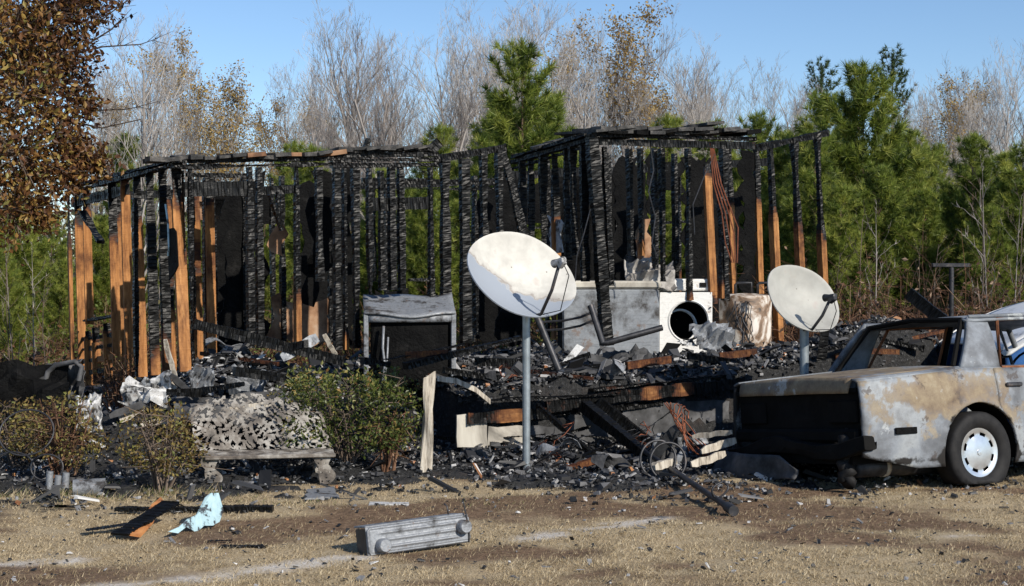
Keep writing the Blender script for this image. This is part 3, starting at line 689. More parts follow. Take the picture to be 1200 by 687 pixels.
def grow(seed, H, trunk_r, levels=4, splits=(5,5,4,4), spread=.6, up=.35, lr=.62, fork=None, first=.3, trunk_bend=.04, seg=4):
    """branching skeleton: list per level of (p0,p1,r0,r1)"""
    r = np.random.default_rng(seed); out = [[] for _ in range(levels+1)]; tips = []
    def branch(p, d, L, rad, lev):
        pts = [p]; n = seg if lev < 2 else (3 if lev < 3 else 2); dd = d
        for i in range(n):
            dd = dd + r.normal(0, trunk_bend if lev==0 else .16, 3); dd[2] += (0 if lev==0 else up*.25); dd = dd/np.linalg.norm(dd); pts.append(pts[-1]+dd*L/n)
        for i in range(n):
            r0 = rad*(1-.75*i/n); r1 = rad*(1-.75*(i+1)/n); out[lev].append((pts[i],pts[i+1],r0,r1))
        if lev == levels: tips.append((pts[-1],dd)); return
        k = splits[lev]
        for j in range(k):
            t = first+(1-first)*(j+r.uniform(.2,.9))/k if lev==0 else r.uniform(.25,1.0)
            x = min(t,.999)*n; i = int(x); q = pts[i]+(pts[i+1]-pts[i])*(x-i); ax = pts[i+1]-pts[i]; ax = ax/np.linalg.norm(ax)
            s = r.normal(0,1,3); s -= ax*s.dot(ax); s /= np.linalg.norm(s)
            nd = ax*math.cos(spread*r.uniform(.6,1.3))+s*math.sin(spread*r.uniform(.6,1.3)); nd[2] += up; nd /= np.linalg.norm(nd)
            branch(q, nd, L*lr*(1.15-.6*t if lev==0 else r.uniform(.6,1.1)), max(rad*(1-.7*t)*.56,.0050), lev+1)
    if fork:
        for k in range(fork):
            a = 2*math.pi*(k+r.random())/fork; d = np.array([math.cos(a)*.28,math.sin(a)*.28,1.]); branch(np.zeros(3), d/np.linalg.norm(d), H*r.uniform(.75,1), trunk_r, 0)
    else: branch(np.zeros(3), np.array([r.normal(0,.04),r.normal(0,.04),1.]), H, trunk_r, 0)
    return out, tips
def tree_meshes(name, seed, H, tr, leaf=None, leaf_n=0, leaf_size=.1, **kw):
    out, tips = grow(seed, H, tr, **kw); r = np.random.default_rng(seed+1)
    def pack(segs, sides):
        P0 = np.array([s[0] for s in segs]); P1 = np.array([s[1] for s in segs]); R0 = np.array([s[2] for s in segs]); R1 = np.array([s[3] for s in segs])
        return sticks(P0,P1,R0,R1,sides, np.clip(r.normal(.5,.2,len(segs)),0,1))
    V,F,A = pack(out[0],7); trunk = np_mesh('trunk',V,F,{'shade':A},True)
    V,F,A = cat_mesh([pack(o, 4 if i<1 else 3) for i,o in enumerate(out[1:])]); crown = np_mesh('crown',V,F,{'shade':A})
    lv = None
    if leaf_n:
        T = np.array([t[0] for t in tips]); p = T[r.integers(0,len(T),leaf_n)]+r.normal(0,.16,(leaf_n,3))
        V,F,A = leaves(p, leaf_size, seed+2); lv = np_mesh('foliage',V,F,{'shade':A})
    return trunk, crown, lv
def put_tree(name, meshes, mats, loc, rz, sc, label, cat='tree', group=None, tilt=0.0):
    t = empty(name, loc, (tilt,tilt*.5,rz), label, cat, group); t.scale = (sc,sc,sc)
    link('trunk', meshes[0], mats[0], t); link('crown', meshes[1], mats[1], t)
    if len(meshes)>2 and meshes[2] is not None: link('foliage', meshes[2], mats[2], t)
    return t
# --- bare hardwoods behind the house
BARE = [tree_meshes('bare', 300+i, 10, .125, levels=4, splits=(17,8,6,4), spread=.55+.06*(i%3), up=.32, lr=.46, first=.18, trunk_bend=.05) for i in range(4)]
BARE += [tree_meshes('bare', 340+i, 9, .115, levels=4, splits=(10,8,6,3), spread=.48, up=.38, lr=.46, first=.3, fork=3+i, trunk_bend=.07) for i in range(2)]
def mesh_top(me):
    c = np.empty(len(me.vertices)*3, dtype=np.float32); me.vertices.foreach_get('co', c); return float(c[2::3].max())
def px_tree(px, top_y, d, H0, base_z=0.0):                     # place by pixel column; scale so that the top meets top_y
    p = at(px, top_y, d); return Vector((p.x, d, base_z)), (p.z-base_z)/H0
def bare_w(kind,k,sc): return ('tall ' if sc*10 > 9.5 else 'lower ')+('pale grey' if kind=='pale' else 'brownish grey')+(' many stemmed' if k>=4 else '')
ZONES = [(100,'behind the overhanging oak'),(200,'behind the left end wall of studs'),(330,'behind the left rooms of the house'),(540,'behind the metal cabinet and middle studs'),(680,'behind the large satellite dish'),(850,'behind the freezer and dryer'),(980,'behind the smaller satellite dish'),(1100,'behind the bramble thicket and sedan boot'),(9999,'behind the clothesline pole and old car')]
def zone(px): return next(z for m,z in ZONES if px < m)
r_ = random.Random(21)
for i,(px,ty,d,k,kind) in enumerate([(160,-15,36,0,'pale'),(118,70,42,1,'pale'),(215,60,44,2,'pale'),(185,30,50,3,'pale'),(250,95,52,0,'twig'),(300,120,56,1,'twig'),
        (375,40,40,5,'twig'),(405,25,46,4,'twig'),(345,70,50,2,'twig'),(440,15,48,1,'twig'),(482,12,36,5,'twig'),(525,5,44,0,'twig'),(550,40,52,3,'twig'),(575,-10,48,2,'twig'),(600,5,56,1,'twig'),
        (640,0,46,0,'twig'),(665,20,52,3,'pale'),(690,25,44,2,'pale'),(720,15,50,1,'pale'),(755,55,46,0,'pale'),(785,60,56,4,'pale'),(815,110,50,3,'pale'),
        (853,40,48,1,'pale'),(880,80,56,2,'pale'),(915,70,50,0,'pale'),(940,95,58,3,'pale'),(985,110,54,1,'pale'),(1060,105,52,2,'pale'),(1090,95,48,0,'pale'),(1120,80,56,3,'pale'),(1150,95,50,1,'pale'),(1172,60,46,2,'pale'),(1196,55,52,0,'pale'),(95,110,50,1,'pale'),
        (20,90,48,2,'pale'),(-20,60,40,0,'pale'),(700,80,60,4,'twig'),(620,60,62,5,'twig'),(770,90,64,1,'twig'),(450,80,60,3,'twig'),(1030,120,62,4,'pale'),(135,40,44,3,'pale'),(175,75,54,1,'pale'),(235,85,50,3,'pale'),(360,55,44,0,'twig'),(420,50,54,3,'twig'),(460,45,50,2,'twig'),(505,40,50,1,'twig'),(545,20,48,2,'twig'),(590,25,44,3,'twig'),(625,10,50,0,'twig'),(655,35,46,1,'pale'),(705,40,48,3,'pale'),(735,60,52,2,'pale'),(800,95,48,0,'pale'),(835,85,54,2,'pale'),(870,100,50,1,'pale'),(1075,100,58,3,'pale'),(1105,105,52,1,'pale'),(1135,85,54,0,'pale'),(1160,80,52,3,'pale'),(1185,75,56,1,'pale')]):
    loc, sc = px_tree(px, ty-12, d, max(mesh_top(BARE[k][0]),mesh_top(BARE[k][1])))
    put_tree('bare_tree', BARE[k], (M['pale_twig'] if kind=='pale' else M['twig'],)*2, loc, r_.uniform(0,6.28), sc*r_.uniform(.97,1.03),
             bare_w(kind,k,sc)+' leafless tree far '+zone(px), 'tree', bare_w(kind,k,sc)+' bare trees '+zone(px))
# --- thinly leaved autumn trees
RUS = [tree_meshes('russet', 380+i, 10, .10, leaf=1, leaf_n=5500, leaf_size=.13, levels=4, splits=(14,7,5,4), spread=.58, up=.34, lr=.46, first=.25) for i in range(2)]
for px,ty,d,k,mt,lab,nm in [(745,0,46,0,'russet_leaf','tall tree with golden brown autumn leaves behind the roof','autumn_tree'),(685,35,54,1,'russet_leaf','brownish autumn tree beside the taller golden one','autumn_tree'),
        (280,75,44,1,'olive_leaf','rounded olive and orange tree behind the left house end','autumn_tree'),(330,115,48,0,'olive_leaf','low olive tree at the edge of open sky','autumn_tree'),(790,95,50,1,'russet_leaf','small thin russet tree behind the house roof','autumn_tree'),
        (225,40,48,0,'olive_leaf','tall olive tree among the pale bare trunks','autumn_tree'),(1110,85,52,0,'russet_leaf','reddish brown tree behind the green pines','autumn_tree'),(125,90,46,1,'olive_leaf','olive tree rising beside the brown oak crown','autumn_tree'),(380,110,52,1,'olive_leaf','faded olive tree behind the leafless trees','autumn_tree')]:
    loc, sc = px_tree(px, ty, d, mesh_top(RUS[k][1]))
    put_tree(nm, RUS[k], (M['twig'],M['twig'],M[mt]), loc, r_.uniform(0,6.28), sc, lab)
# --- pines
def pine_meshes(seed, H=6.0, spread=1.35, needle=.2, nn=30, wid=.0085, low=.08, openness=0.0, tuft_step=.075):
    r = np.random.default_rng(seed); b0=[];b1=[];br0=[];br1=[]; TP=[];TD=[]
    z = low*H; tr0 = .011*H
    def limb(p, d, L, rad, sub):
        n = max(2,int(L/.22)); q = p; dd = d
        for i in range(n):
            dd = dd + r.normal(0,.06,3); dd[2] += .07; dd = dd/np.linalg.norm(dd); e = q+dd*L/n
            b0.append(q);b1.append(e);br0.append(rad*(1-.8*i/n));br1.append(rad*(1-.8*(i+1)/n))
            t0 = i/n
            if t0 >= (.25 if not openness else .55):
                m = max(1,int(L/n/tuft_step))
                for k in range(m): TP.append(q+(e-q)*(k+r.random())/m); TD.append(dd.copy())
            if sub and i >= 1:
                for s_ in (-1,1):
                    if r.random()<.95:
                        sd = np.cross(dd,[0,0,1.])*s_; nd = dd*.75+sd*.6+np.array([0,0,.2]); limb(e, nd/np.linalg.norm(nd), L*(1-t0)*.5*r.uniform(.6,1.1)+.1, rad*.4, False)
            q = e
    while z < H*.985:
        t = z/H; k = r.integers(4,7); L0 = spread*(1-t)**.72*(1.0 if t>.18 else .75)+.14
        if openness: L0 = spread*(math.sin(math.pi*min(1,max(0,(t-low)/(1-low))))**.6*.9+.15)
        a0 = r.uniform(0,6.28)
        for j in range(k):
            a = a0+2*math.pi*j/k+r.normal(0,.25); el = .25+.75*t+r.normal(0,.12); d = np.array([math.cos(a)*math.cos(el),math.sin(a)*math.cos(el),math.sin(el)])
            limb(np.array([0,0,z]), d, L0*r.uniform(.75,1.15), .006+.012*(1-t), L0>.45)
        z += (.26+.12*r.random())*(1 if not openness else 1.8)
    for k in range(int(.12*H/.05)): TP.append(np.array([0,0,H*(.88+.12*k/(.12*H/.05))])); TD.append(np.array([0,0,1.]))
    TP=np.array(TP); TD=np.array(TD); N=len(TP)*nn
    p = np.repeat(TP,nn,0)+r.normal(0,.012,(N,3)); d = np.repeat(TD,nn,0)*r.uniform(.3,1.3,(N,1))+r.normal(0,.55,(N,3)); d[:,2]+=.15; d/=np.linalg.norm(d,axis=1,keepdims=True)
    w = np.cross(d, r.normal(0,1,(N,3))); w/=np.linalg.norm(w,axis=1,keepdims=True)+1e-9
    L = needle*r.uniform(.6,1.15,(N,1)); e = p+d*L; e[:,2]-=L[:,0]*.12
    V = np.stack([p-w*wid, p+w*wid, e],1).reshape(-1,3); F = np.arange(N*3).reshape(-1,3)
    sh = np.clip(np.repeat(np.repeat(r.normal(.5,.24,len(TP)),nn)+r.normal(0,.13,N),3),0,1)
    crown = np_mesh('crown',V,F,{'shade':sh})
    V2,F2,A2 = sticks(b0,b1,np.array(br0),np.array(br1),3); zs=np.linspace(0,H,9)
    V1,F1,A1 = sticks(np.column_stack([0*zs[:-1],0*zs[:-1],zs[:-1]]),np.column_stack([0*zs[1:],0*zs[1:],zs[1:]]), tr0*(1-.93*zs[:-1]/H), tr0*(1-.93*zs[1:]/H),8)
    V,F,A = cat_mesh([(V1,F1,A1),(V2,F2,A2)])
    return np_mesh('trunk',V,F,{'shade':A}), crown
PINES = [pine_meshes(500,6,1.9,needle=.25), pine_meshes(501,6,1.65,needle=.25), pine_meshes(502,6,2.3,needle=.25)]
print('pine tris', [len(p[1].polygons) for p in PINES])
pl = [(612,38,27,1,'bushy young pine rising above the roofless middle of the house'),(640,105,29,0,None),(590,110,30,2,None),(1012,70,26,2,'tallest young pine, standing beyond the right end of the house'),(965,105,28,0,None),(955,150,24,1,None),(890,130,27,0,None),(925,150,30,2,None),
      (1060,150,27,2,None),(1095,165,30,0,None),(1140,150,24,1,None),(1175,175,27,2,None),(1205,165,23,0,None),(1030,190,23.5,0,None),(985,210,23,1,None),(1085,215,23.5,1,None),(1120,225,26,2,None),(1160,240,22.5,0,None),(860,175,30,1,None),(782,128,31,1,None),(835,140,32,0,None),
      (455,195,26,2,None),(500,215,25,0,None),(535,230,27,1,None),(770,200,27,0,None),(345,160,34,1,None),(365,170,33,0,None),(515,140,36,1,None),(20,230,27,2,None),(60,250,29,0,None),(-15,215,25,1,None),(240,235,30,2,None),(150,150,38,1,None),(120,250,30,2,None),(310,235,31,0,None),(1230,190,26,2,None),(905,215,25,2,None),(945,190,26,2,None),(1050,235,24,2,None),(1000,160,28,2,None),(1135,190,28,2,None),(1190,225,24.5,2,None),(875,230,27,2,None),(480,235,29,2,None),(440,240,30,2,None),(800,190,30,2,None),(745,210,32,2,None),(0,290,22,2,None),(75,300,24,1,None),(270,250,28,1,None),(560,200,32,2,None)]
def pine_lab(px,k,loc,sc):
    w = ('bushy','narrow','broad')[k]+(' tall' if sc*6.15 > 4.2 else ' low')
    return w+' young green pine '+zone(px), w+' pines '+zone(px)
for px,ty,d,k,lab in pl:
    loc, sc = px_tree(px, ty, d, 6.15)
    right = px > 840
    put_tree('pine_tree', PINES[k], (M['pine_bark'],M['needle']), loc, r_.uniform(0,6.28), sc, lab or pine_lab(px,k,loc,sc)[0], 'pine', None if lab else pine_lab(px,k,loc,sc)[1])
TALL = pine_meshes(520,14,1.9,needle=.32,nn=16,wid=.02,low=.55,openness=1,tuft_step=.12)
for px,ty,d,lab in [(1046,58,78,'dark mature pine crown against the sky above the tallest young pine'),(963,72,84,'dark mature pine left of the tallest young pine, half behind bare trees'),(925,150,80,'dark mature pine low behind the bare trees right of the roof'),(385,140,70,'dark far pine low behind leafless trees left of the roof'),(1150,170,80,'dark far pine behind the pale trees at the right')]:
    loc, sc = px_tree(px, ty, d, 14.3)
    put_tree('tall_pine', TALL, (M['pine_bark'],M['far_needle']), loc, r_.uniform(0,6.28), sc, lab, 'pine')
# --- saplings and bare shrubs in front of the pines
SAP = [tree_meshes('sap', 600+i, 3.2, .018, levels=2, splits=(13,4), spread=.7, up=.25, lr=.26, first=.2, trunk_bend=.05) for i in range(3)]
for i,(px,ty,d) in enumerate([(1027,255,19.5),(1075,285,20),(1142,200,20.5),(1163,205,20),(1003,250,20.5),(1100,280,21),(1182,250,19.8),(1045,300,20.5),(985,290,20),(18,280,18),(8,300,17.5),(55,310,19.5),(40,300,20),(1190,215,21)]):
    loc, sc = px_tree(px, ty, d, 3.3); left = px < 300
    put_tree('sapling', SAP[i%3], (M['twig'] if i%3==0 else M['dark_twig'],)*2, loc, r_.uniform(0,6.28), sc, 'thin bare sapling at the wood edge under the oak' if left else 'thin bare sapling standing before the green pines', 'sapling', 'saplings under the oak' if left else 'saplings before the pines')
# --- undergrowth: brambles, brush and leaf litter behind the house
def bramble_mesh(N, x0,x1,y0,y1, h, seed, leafn, leaf_mat_attr=True):
    r = np.random.default_rng(seed); x = r.uniform(x0,x1,N); y = r.uniform(y0,y1,N); P=[];Q=[];R=[]
    base = np.column_stack([x,y,np.zeros(N)]); d = np.column_stack([r.normal(0,.45,N),r.normal(0,.45,N),np.ones(N)]); L = h*r.uniform(.4,1.2,N)
    p = base; seg=[]
    for k in range(4):
        d = d+r.normal(0,.3,(N,3)); d[:,2] -= .22*k; d/=np.linalg.norm(d,axis=1,keepdims=True); q = p+d*(L/4)[:,None]
        seg.append((p,q,.007*(1-.2*k),.007*(1-.2*(k+1)))); p = q
    P0=np.concatenate([s[0] for s in seg]);P1=np.concatenate([s[1] for s in seg]);R0=np.concatenate([np.full(N,s[2]) for s in seg]);R1=np.concatenate([np.full(N,s[3]) for s in seg])
    V,F,A = sticks(P0,P1,R0,R1,3,np.clip(r.normal(.45,.25,len(P0)),0,1))
    i = r.integers(0,len(P0),leafn); lp = P0[i]+(P1[i]-P0[i])*r.random((leafn,1))+r.normal(0,.05,(leafn,3))
    return (V,F,A), leaves(lp, .075, seed+1)
for nm,lab,N,x0,x1,y0,y1,h,sd,ln,lm in [('bramble_thicket','brown bramble thicket tangled under the right hand pines',2600,3.4,7.2,18.4,20.8,2.0,1,9000,'bramble'),('bramble_thicket','reddish brush below the oak at the left house end',1100,-8.5,-5.6,16.0,20.5,1.0,2,5000,'under_leaf'),
        ('undergrowth','mixed green and brown undergrowth along the back of the house',2200,-7,4,22.2,25.5,1.5,3,16000,'under_leaf')]:
    (V,F,A),(V2,F2,A2) = bramble_mesh(N,x0,x1,y0,y1,h,sd,ln)
    t = empty(nm, ((x0+x1)/2,(y0+y1)/2,0), label=lab, cat='undergrowth'); t['kind']='stuff'
    off = np.array([[(x0+x1)/2,(y0+y1)/2,0]])
    a = link('stems', np_mesh('stems',V-off,F,{'shade':A}), M['bramble'], t); b = link('foliage', np_mesh('foliage',V2-off,F2,{'shade':A2}), M[lm], t); a['kind']='stuff'; b['kind']='stuff'
# far wood: a low mass of brush between the trunks
r = np.random.default_rng(77); N=9000
x = r.uniform(-26,26,N); y = r.uniform(36,66,N); h = r.uniform(1.0,4.0,N)*(.6+.8*fbm(x*.3,y*.3)); p0 = np.column_stack([x,y,np.zeros(N)]); p1 = p0+np.column_stack([r.normal(0,.5,N),r.normal(0,.5,N),h])
V,F,A = sticks(p0,p1,np.full(N,.022),np.full(N,.006),3,np.clip(r.normal(.5,.25,N),0,1))
fw = empty('far_wood',(0,50,0),label='far off brush and twigs filling the wood behind the trees',cat='woodland'); fw['kind']='stuff'
o = link('brush', np_mesh('brush',V-np.array([[0,50,0]]),F,{'shade':A}), M['twig'], fw); o['kind']='stuff'
lp = p0[r.integers(0,N,26000)]+np.column_stack([r.normal(0,.5,26000),r.normal(0,.5,26000),r.uniform(.1,3.2,26000)]); V,F,A = leaves(lp-np.array([[0,50,0]]), .26, 5)
o = link('foliage', np_mesh('foliage',V,F,{'shade':A}), M['olive_leaf'], fw); o['kind']='stuff'

# --- the oak at the left with its hanging brown crown
oak = empty('oak_tree', (-7.1,15.2,0), label='brown leaved oak overhanging the left end of the house', cat='tree')
oo = np.array([-7.1,15.2,0])
blobs = [(15,40,14.3,.62),(70,15,14.6,.55),(105,-5,15,.45),(30,110,14.2,.6),(80,75,14.6,.42),(20,180,14.0,.55),(70,150,14.4,.38),(95,175,14.6,.26),(60,200,14.3,.40),(15,245,14.0,.42),(90,205,14.8,.22),(45,250,14.2,.25),(-40,100,14.8,.9),(-60,200,14.5,.8),(-60,0,15,1.0),(60,-70,15,.9),(-20,-90,15.3,1.0),(-130,60,15.3,1.2),(-140,190,15,1.0),(-190,0,15.6,1.2),(-80,-160,15.5,1.1),(40,60,15.6,.6),(100,120,14.9,.18),(112,190,14.7,.16)]
r = np.random.default_rng(9); LP=[]; SH=[]; T0=[];T1=[];TR=[]
trunk_top = np.array([-6.9,15.2,4.0])
main=[]
for px,py,d,rad in blobs:
    c = np.array(at(px,py,d)); n = int(2500*rad**1.7)+200
    v = r.normal(0,1,(n,3)); v/=np.linalg.norm(v,axis=1,keepdims=True); q = c+v*rad*(r.random((n,1))**.45)*np.array([1,1,.95])
    # gather leaves into clumps
    nc = max(5,n//22); cl = c+(lambda w: w/np.linalg.norm(w,axis=1,keepdims=True))(r.normal(0,1,(nc,3)))*rad*r.random((nc,1))**.4
    k = r.integers(0,nc,n); q = q*.35+(cl[k]+r.normal(0,.085,(n,3)))*.65
    LP.append(q); SH.append(np.clip(r.beta(2,2.2,n)*.9+.12*(r.random(n)<.5)+.10*(px<60)-.10*(px>60)*(py<120),0,1))  # upper right leaves toned darker: crown shade put into leaf colour
    h = c[2]; j = np.array([oo[0]+.1, oo[1], min(max(h-1.2,1.6),4.2)])
    mid = (j+c)/2+np.array([0,0,.3]); main += [(j,mid,.05,.03),(mid,c,.03,.015)]
    for w in cl: T0.append(c+(w-c)*0.0); T1.append(w); TR.append(.006)
main_trunk=[(oo*0+oo,np.array([-7.05,15.2,1.6]),.20,.16),(np.array([-7.05,15.2,1.6]),trunk_top,.16,.11),(trunk_top,np.array([-6.6,15.3,6.5]),.11,.03)]
pk = lambda L,s: sticks([a[0]-oo for a in L],[a[1]-oo for a in L],np.array([a[2] for a in L]),np.array([a[3] for a in L]),s)
V,F,A = pk(main_trunk,10); link('trunk', np_mesh('trunk',V,F,{'shade':A},True), M['dark_twig'], oak)
V,F,A = cat_mesh([pk(main,5), sticks(np.array(T0)-oo,np.array(T1)-oo,np.array(TR),np.array(TR)*.5,3)]); link('limbs', np_mesh('limbs',V,F,{'shade':A}), M['dark_twig'], oak)
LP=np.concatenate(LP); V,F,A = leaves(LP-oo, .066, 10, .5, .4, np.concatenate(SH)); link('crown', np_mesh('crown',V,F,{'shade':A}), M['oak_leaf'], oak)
# dark bare branches reaching out of the oak
mb=[]
for pts in ([(60,70),(120,55),(165,52),(185,45)],[(60,100),(100,130),(150,128),(190,118)],[(40,60),(110,30),(150,0)],[(70,140),(120,150),(165,140)],[(90,60),(130,35),(145,20)]):
    P=[np.array(at(x,y,15.0)) for x,y in pts]
    for i in range(len(P)-1): mb.append((P[i],P[i+1],.010*(1-.25*i),.010*(1-.25*(i+1))))
    for i in range(1,len(P)):
        for k in range(7): a_=P[i-1]+(P[i]-P[i-1])*r.random(); mb.append((a_,a_+r.normal(0,.09,3)+np.array([.06,0,.04]),.0035,.0015))
V,F,A = pk(mb,4); link('branch', np_mesh('branch',V,F,{'shade':A}), M['dark_twig'], oak)

# --- shrubs in the yard
def shrub(name, lab, px, py, w, h, d_off, nleaf, mat, seed, lsize=.04, bare=.0, top=1.0, group=None, stems=14, zc=.55, shade=None):
    b = gd(px,py); b.y += d_off; r = np.random.default_rng(seed); t = empty(name, (b.x,b.y,0), label=lab, cat='shrub', group=group)
    P0=[];P1=[];R0=[];R1=[]; ends=[]
    for i in range(stems):
        a = r.uniform(0,6.28); rr = r.random()**.5; e = np.array([math.cos(a)*rr*w/2*.85, math.sin(a)*rr*w/2*.8, h*(zc+(.97-zc)*r.random())]); s = np.array([r.normal(0,.035),r.normal(0,.035),0]); m = s*.5+e*.5+np.array([0,0,h*.1])*r.random()
        for A_,B_,q0,q1 in ((s,m,.013,.008),(m,e,.008,.003)): P0.append(A_);P1.append(B_);R0.append(q0);R1.append(q1)
        for k in range(7):
            u = m+(e-m)*r.random(); v = u+r.normal(0,.11,3)*np.array([1,1,.7]); P0.append(u);P1.append(v);R0.append(.004);R1.append(.0015); ends.append(v)
    V,F,A = sticks(P0,P1,np.array(R0),np.array(R1),4,np.clip(r.normal(.5,.2,len(P0)),0,1)); link('stems', np_mesh('stems',V,F,{'shade':A}), M['dark_twig'] if bare<.5 else M['bramble'], t)
    v = r.normal(0,1,(nleaf,3)); v/=np.linalg.norm(v,axis=1,keepdims=True); rad = r.random((nleaf,1))**.3
    if name == 'boxwood_bush': v = np.sign(v)*np.abs(v)**.62
    cz = h*zc; q = v*rad*np.array([w/2,w/2*.85,h-cz]); low = q[:,2]<0; q[low,2] *= (cz/(h-cz))*.62
    nn = np.array([vnoise(np.array(p[0]*6+9.3),np.array(p[2]*6+p[1]*4)) for p in q]); q = q*(.72+.56*nn[:,None]); q[:,2]+=cz
    q = q[nn>bare*.5]; sh = np.clip((shade(q,r) if shade else r.random(len(q))),0,1)
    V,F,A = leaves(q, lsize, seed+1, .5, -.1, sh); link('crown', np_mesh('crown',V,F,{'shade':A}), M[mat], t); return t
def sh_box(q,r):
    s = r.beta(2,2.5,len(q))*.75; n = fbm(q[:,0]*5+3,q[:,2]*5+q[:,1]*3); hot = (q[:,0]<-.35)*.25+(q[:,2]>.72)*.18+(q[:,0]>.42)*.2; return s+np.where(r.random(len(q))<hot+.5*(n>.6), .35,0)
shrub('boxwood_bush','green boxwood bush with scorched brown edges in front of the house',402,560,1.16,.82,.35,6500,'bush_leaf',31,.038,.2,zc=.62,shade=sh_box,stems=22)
shrub('small_shrub','small brown scorched shrub left of the lattice bench',186,580,.62,.66,.1,1900,'brown_leaf',32,.033,.45,stems=16,zc=.5)
shrub('small_shrub','twiggy yellowing shrub beside the wire hoops',65,572,.66,.70,.2,1700,'brown_leaf',33,.035,.5,stems=20,zc=.5)
shrub('small_shrub','low scorched shrub at the foot of the black sheet pile',5,560,.55,.60,.3,1300,'brown_leaf',34,.035,.4,zc=.5)
shrub('dry_weed','dry bare weed clump between the white scraps and brown shrub',125,520,.8,.85,.6,260,'brown_leaf',35,.03,.8,stems=34,zc=.5)
shrub('dry_weed','dry twigs sprouting at the foot of the boxwood bush',455,557,.35,.55,0,120,'brown_leaf',36,.03,.8,stems=14,zc=.5)
# --- dry grass
r = np.random.default_rng(55); N=230000
Y = 7.6+(r.random(N)**1.25)*7.0; X = (r.random(N)*2-1)*(Y*.345+.3)
b = burn_at(X,Y); pale,dirt = yard_attr(X,Y); clump = fbm(X*5,Y*5,3)
keepg = (r.random(N) < (1-np.clip(b*1.5,0,1))*(1-.9*pale)*(1-.72*dirt)*sstep(.30,.55,clump+.12)); X,Y,clump,dirt = X[keepg],Y[keepg],clump[keepg],dirt[keepg]; N=len(X)
green = sstep(.50,.66,fbm(X*.8+7,Y*1.1+3))*sstep(10.4,11.6,Y)*sstep(.5,-.8,X)
L = (.007+.016*r.random(N))*(.7+.8*clump)*(1+2.2*green); an = r.uniform(0,6.28,N); ln = np.abs(r.normal(1.5,.6,N))
p = np.column_stack([X,Y,gz(X,Y)-.003]); tip = p+np.column_stack([np.cos(an)*ln*L,np.sin(an)*ln*L,L]); w = .0022+.0016*r.random(N); side = np.column_stack([-np.sin(an+.7),np.cos(an+.7),0*an])*w[:,None]
V = np.stack([p-side,p+side,tip],1).reshape(-1,3); sh = np.clip(r.normal(.52,.17,N)-.2*dirt,0,.82); sh = np.where(r.random(N)<green*.55, r.uniform(.86,1,N), sh)
tag(link('dry_grass', np_mesh('dry_grass',V,np.arange(N*3).reshape(-1,3),{'shade':np.repeat(sh,3)}), M['grass']), 'short dry tan grass of the front yard', 'grass', kind='stuff')
print('grass', N)
# ------------------------------------------------------------------ satellite dishes
def dish(name, lab, c, rad, elev, az, roll, pole_base, pole_r, mat, seed, arm_len=.42, xs=1.04, px_=.0):
    root = empty(name, pole_base, label=lab, cat='satellite dish')
    R = Matrix.Rotation(az,4,'Z') @ Matrix.Rotation(-elev,4,'X') @ Matrix.Rotation(roll,4,'Y')     # local -Y faces the sky
    T = Matrix.Translation(Vector(c)-Vector(pole_base)) @ R
    prof = []; n = 18; dep = .16*rad/.4
    for i in range(n+1):
        q = i/n; prof.append((max(q*rad,.0005), -dep*q*q))
    back = [(p[0], p[1]+.006) for p in prof[::-1]]
    lip = [(rad+.008, -dep-.002), (rad+.010, -dep+.008), (rad+.004, -dep+.012)]
    mb = MB(); mb.lathe(prof+lip+back, 56, 'Y'); rs = random.Random(seed)
    # elliptical and a little warped by heat
    mb.v = [(x*xs, y+.010*math.sin(3*math.atan2(z,x)+seed)*(x*x+z*z)/rad**2, z*.98) for x,y,z in mb.v]
    mb.build('reflector', M[mat], root, True, T, 40)
    mb = MB(); p0 = Vector((0,-dep-.01,-rad*.96)); p1 = Vector((.04,-dep-arm_len,-rad*.42))
    mb.tube([p0+Vector((0,.10,.05)), p0, p0.lerp(p1,.5)+Vector((.0,-.0,-.025)), p1], .013, 8); mb.build('feed_arm', M['dark_steel'], root, True, T)
    mb = MB(); d = (Vector((0,-.05,0))-p1).normalized(); mb.tube([p1-d*.05, p1-d*.045, p1+d*.02, p1+d*.06, p1+d*.075], [.012,.024,.024,.032,.034], 12); mb.box(p1+Vector((.0,-.005,-.028)),(.04,.075,.05),bev=.006)
    mb.build('receiver_head', M['white_scrap'] if seed==1 else M['dark_steel'], root, True, T, 40)
    mb = MB(); mb.box((0,.05,-rad*.12),(.16,.05,.2),bev=.01); mb.box((0,.09,-rad*.2),(.06,.08,.14),bev=.008); mb.build('mount_bracket', M['galv'], root, False, T)
    tp = T @ Vector((px_,.10,-rad*.35))
    mb = MB(); mb.tube([(tp.x,tp.y,-.1),(tp.x,tp.y,tp.z*.5),tp,tp+Vector((0,0,.05))], pole_r, 16); mb.build('pole', M['galv'], root, True, None, 50)
    mb = MB(); mb.tube([p0+Vector((.03,.06,.03)), p0+Vector((.09,-.12,-.05)), p1+Vector((.07,.05,-.10)), p1+Vector((.02,0,-.02))], .004, 5); mb.build('cable', M['rubber'], root, True, T)
    return root
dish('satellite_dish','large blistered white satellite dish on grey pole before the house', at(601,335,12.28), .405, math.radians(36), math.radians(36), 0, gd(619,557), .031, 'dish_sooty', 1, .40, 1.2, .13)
dish('satellite_dish','smaller cream satellite dish behind the burnt car trunk', at(931,358,13.65), .332, math.radians(30), math.radians(34), .2, Vector((at(953,400,13.8).x,13.8,0)), .040, 'dish_plain', 2, .28, 1.16, .16)

